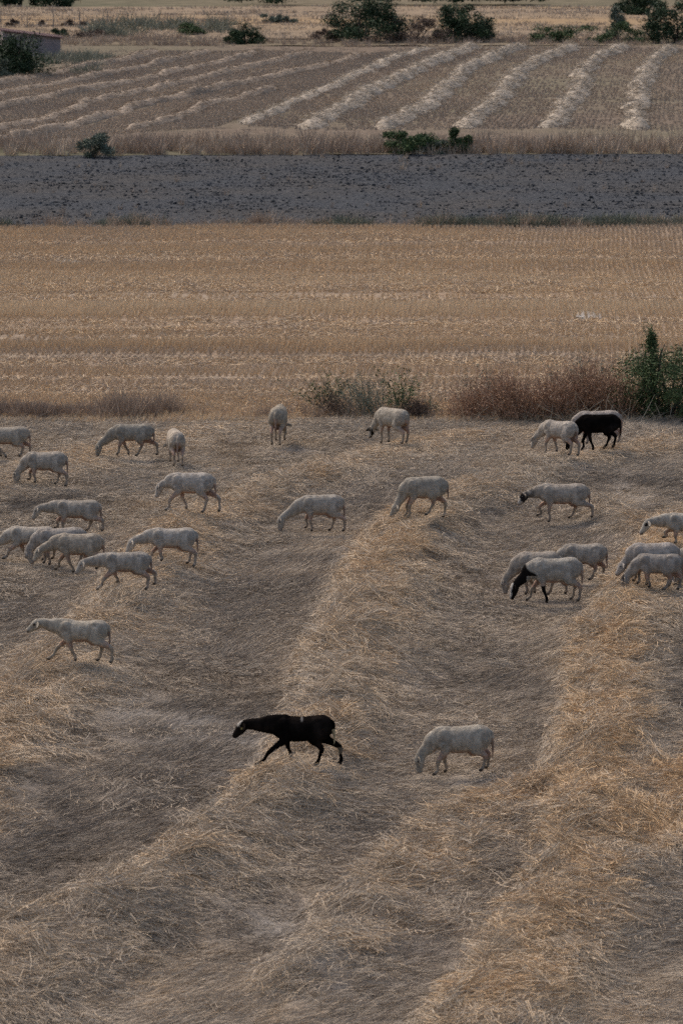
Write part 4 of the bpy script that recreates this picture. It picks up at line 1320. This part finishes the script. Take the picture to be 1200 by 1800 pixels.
    if look == 'black_walker':
        col = np.tile(BLK, (n, 1)) * (.6 + 2.2 * np.clip(nz - .35, 0, 1)[:, None] * np.array([1.25, 1.05, .95]))
        col = blend(np.where(inhead & (hup > .048) & (hsel < .09) & (np.abs(hlat) < .06), 1, 0), WHITE * .8)
        col = blend(((co[:, 0] < -.458 * lf) & (co[:, 0] > -.53 * lf) & (np.abs(co[:, 1]) < .05) & (zr < .50)) * .9, (.42, .36, .24))
        col = blend(np.clip(1.3 - np.hypot((co[:, 0] - .0) / .016, (zr - .655) / .035), 0, 1) * (co[:, 1] > 0) * .6, (.30, .28, .26))
        col = blend((np.hypot(hsel - .07, hup + .01) < .018) * (hlat > 0) * inhead, (.35, .28, .12))
        col = blend((((co[:, 0] - fx[3]) ** 2 < .012) & (zr < .2) & (zr > .10)) * .5, (.25, .21, .16))
    if look == 'black_face':
        col = blend(inhead * np.clip((hsel + .01) / .03, 0, 1) * (pn > .44), BLK * 1.5)
    if look == 'dark_mask':
        col = blend(inhead * (hsel > .015) * (hsel < hl * .60) * (pn > .46) + .0, BLK * 3)
        col = blend((necks > .55) * (necks < 1.0) * (pn > .5) * .6, BLK * 4)
    if look == 'black_neck':
        edge = .24 + .16 * (pn - .5) + .25 * (nz - .5)
        legz = (co[:, 2] < .42 * hz) & (co[:, 0] < .50 * lf)
        col = blend(np.clip((necks - edge) / .06, 0, 1) * (1 - legz), BLK * 1.4)
        col = blend(inhead * (hup > .038) * (hsel > -.02), WHITE)
        col = blend(inhead * (hsel > hl * .55) * (hup > .01), WHITE)
        col = blend(((np.abs(co[:, 0] - fx[0]) < .12) & (co[:, 1] > 0) & (zr < .27) & (co[:, 0] > 0)) * 1.0, BLK * 1.5)
    if look == 'eye_patch':
        col = blend(inhead * (np.hypot(hsel - .075, hup - .015) < (.036 if seed > 12 else .020)), BLK * 2)
        col = blend(inhead * (hsel > hl * .82) * (hup < 0) * .8, BLK * 6)
    if look == 'dark_brow':
        col = blend(inhead * (hsel < .05) * (hup > .02) * (pn > .35) * .85, BLK * 4)
    hoof = np.zeros(n)
    for f in hoofs:
        hoof = np.maximum(hoof, (np.linalg.norm(co - f - np.array([.012, 0, .012]), axis=1) < .04) * 1.0)
    col = blend(hoof * .85, (.045, .038, .032))
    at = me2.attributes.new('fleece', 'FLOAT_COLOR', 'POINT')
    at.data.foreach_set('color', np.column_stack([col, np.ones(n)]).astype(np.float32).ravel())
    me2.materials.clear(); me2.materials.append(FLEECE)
    me2.name = 'sheep'
    o = link('sheep', me2, label=label, cat='sheep', group='grazing flock on the straw field', loc=loc)
    o.rotation_euler = (0, 0, math.pi - yaw)
    for s in (1, -1):
        bm = bmesh.new(); bmesh.ops.create_icosphere(bm, subdivisions=2, radius=.0125)
        c = pp + d3 * (.27 * hl) + side3 * s * .060 + up3 * .022
        bmesh.ops.translate(bm, verts=bm.verts, vec=Vector(c))
        e = bpy.data.meshes.new('eye'); bm.to_mesh(e); bm.free(); e.materials.append(EYE)
        link('eye', e, o)
    return o


def build_flock():
    for i, (lab, rump, chest, fy, by, poll, nose, feet, lift, look, tone, yaw) in enumerate(FLOCK):
        cx = (rump + chest) / 2
        x, y, z = place_on(cx, fy); y += .10
        z = float(near_h(np.array([x]), np.array([y]))[0]) + PRESS
        s = FPX / math.hypot(y, CAM_H)
        lx = lambda p: (cx - p) / s
        lz = lambda q: (fy - q) / s
        yw = math.radians(R.uniform(-7, 9))
        lenf = (rump - chest) / s / .905
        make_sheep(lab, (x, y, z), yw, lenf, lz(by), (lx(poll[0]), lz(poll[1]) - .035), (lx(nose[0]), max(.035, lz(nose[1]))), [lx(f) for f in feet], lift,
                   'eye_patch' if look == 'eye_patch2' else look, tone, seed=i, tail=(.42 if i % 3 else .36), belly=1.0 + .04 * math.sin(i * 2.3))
    for i, (lab, px, fy, by, deg, poll, nose, feet, look, tone, hyaw, lf) in enumerate(TURNED):
        x, y, z = place_on(px, fy); y += .35 * math.sin(math.radians(deg))
        z = float(near_h(np.array([x]), np.array([y]))[0]) + PRESS
        s = FPX / math.hypot(y, CAM_H)
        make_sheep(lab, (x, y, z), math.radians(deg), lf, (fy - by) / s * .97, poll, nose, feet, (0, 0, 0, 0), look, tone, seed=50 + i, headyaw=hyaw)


build_flock()
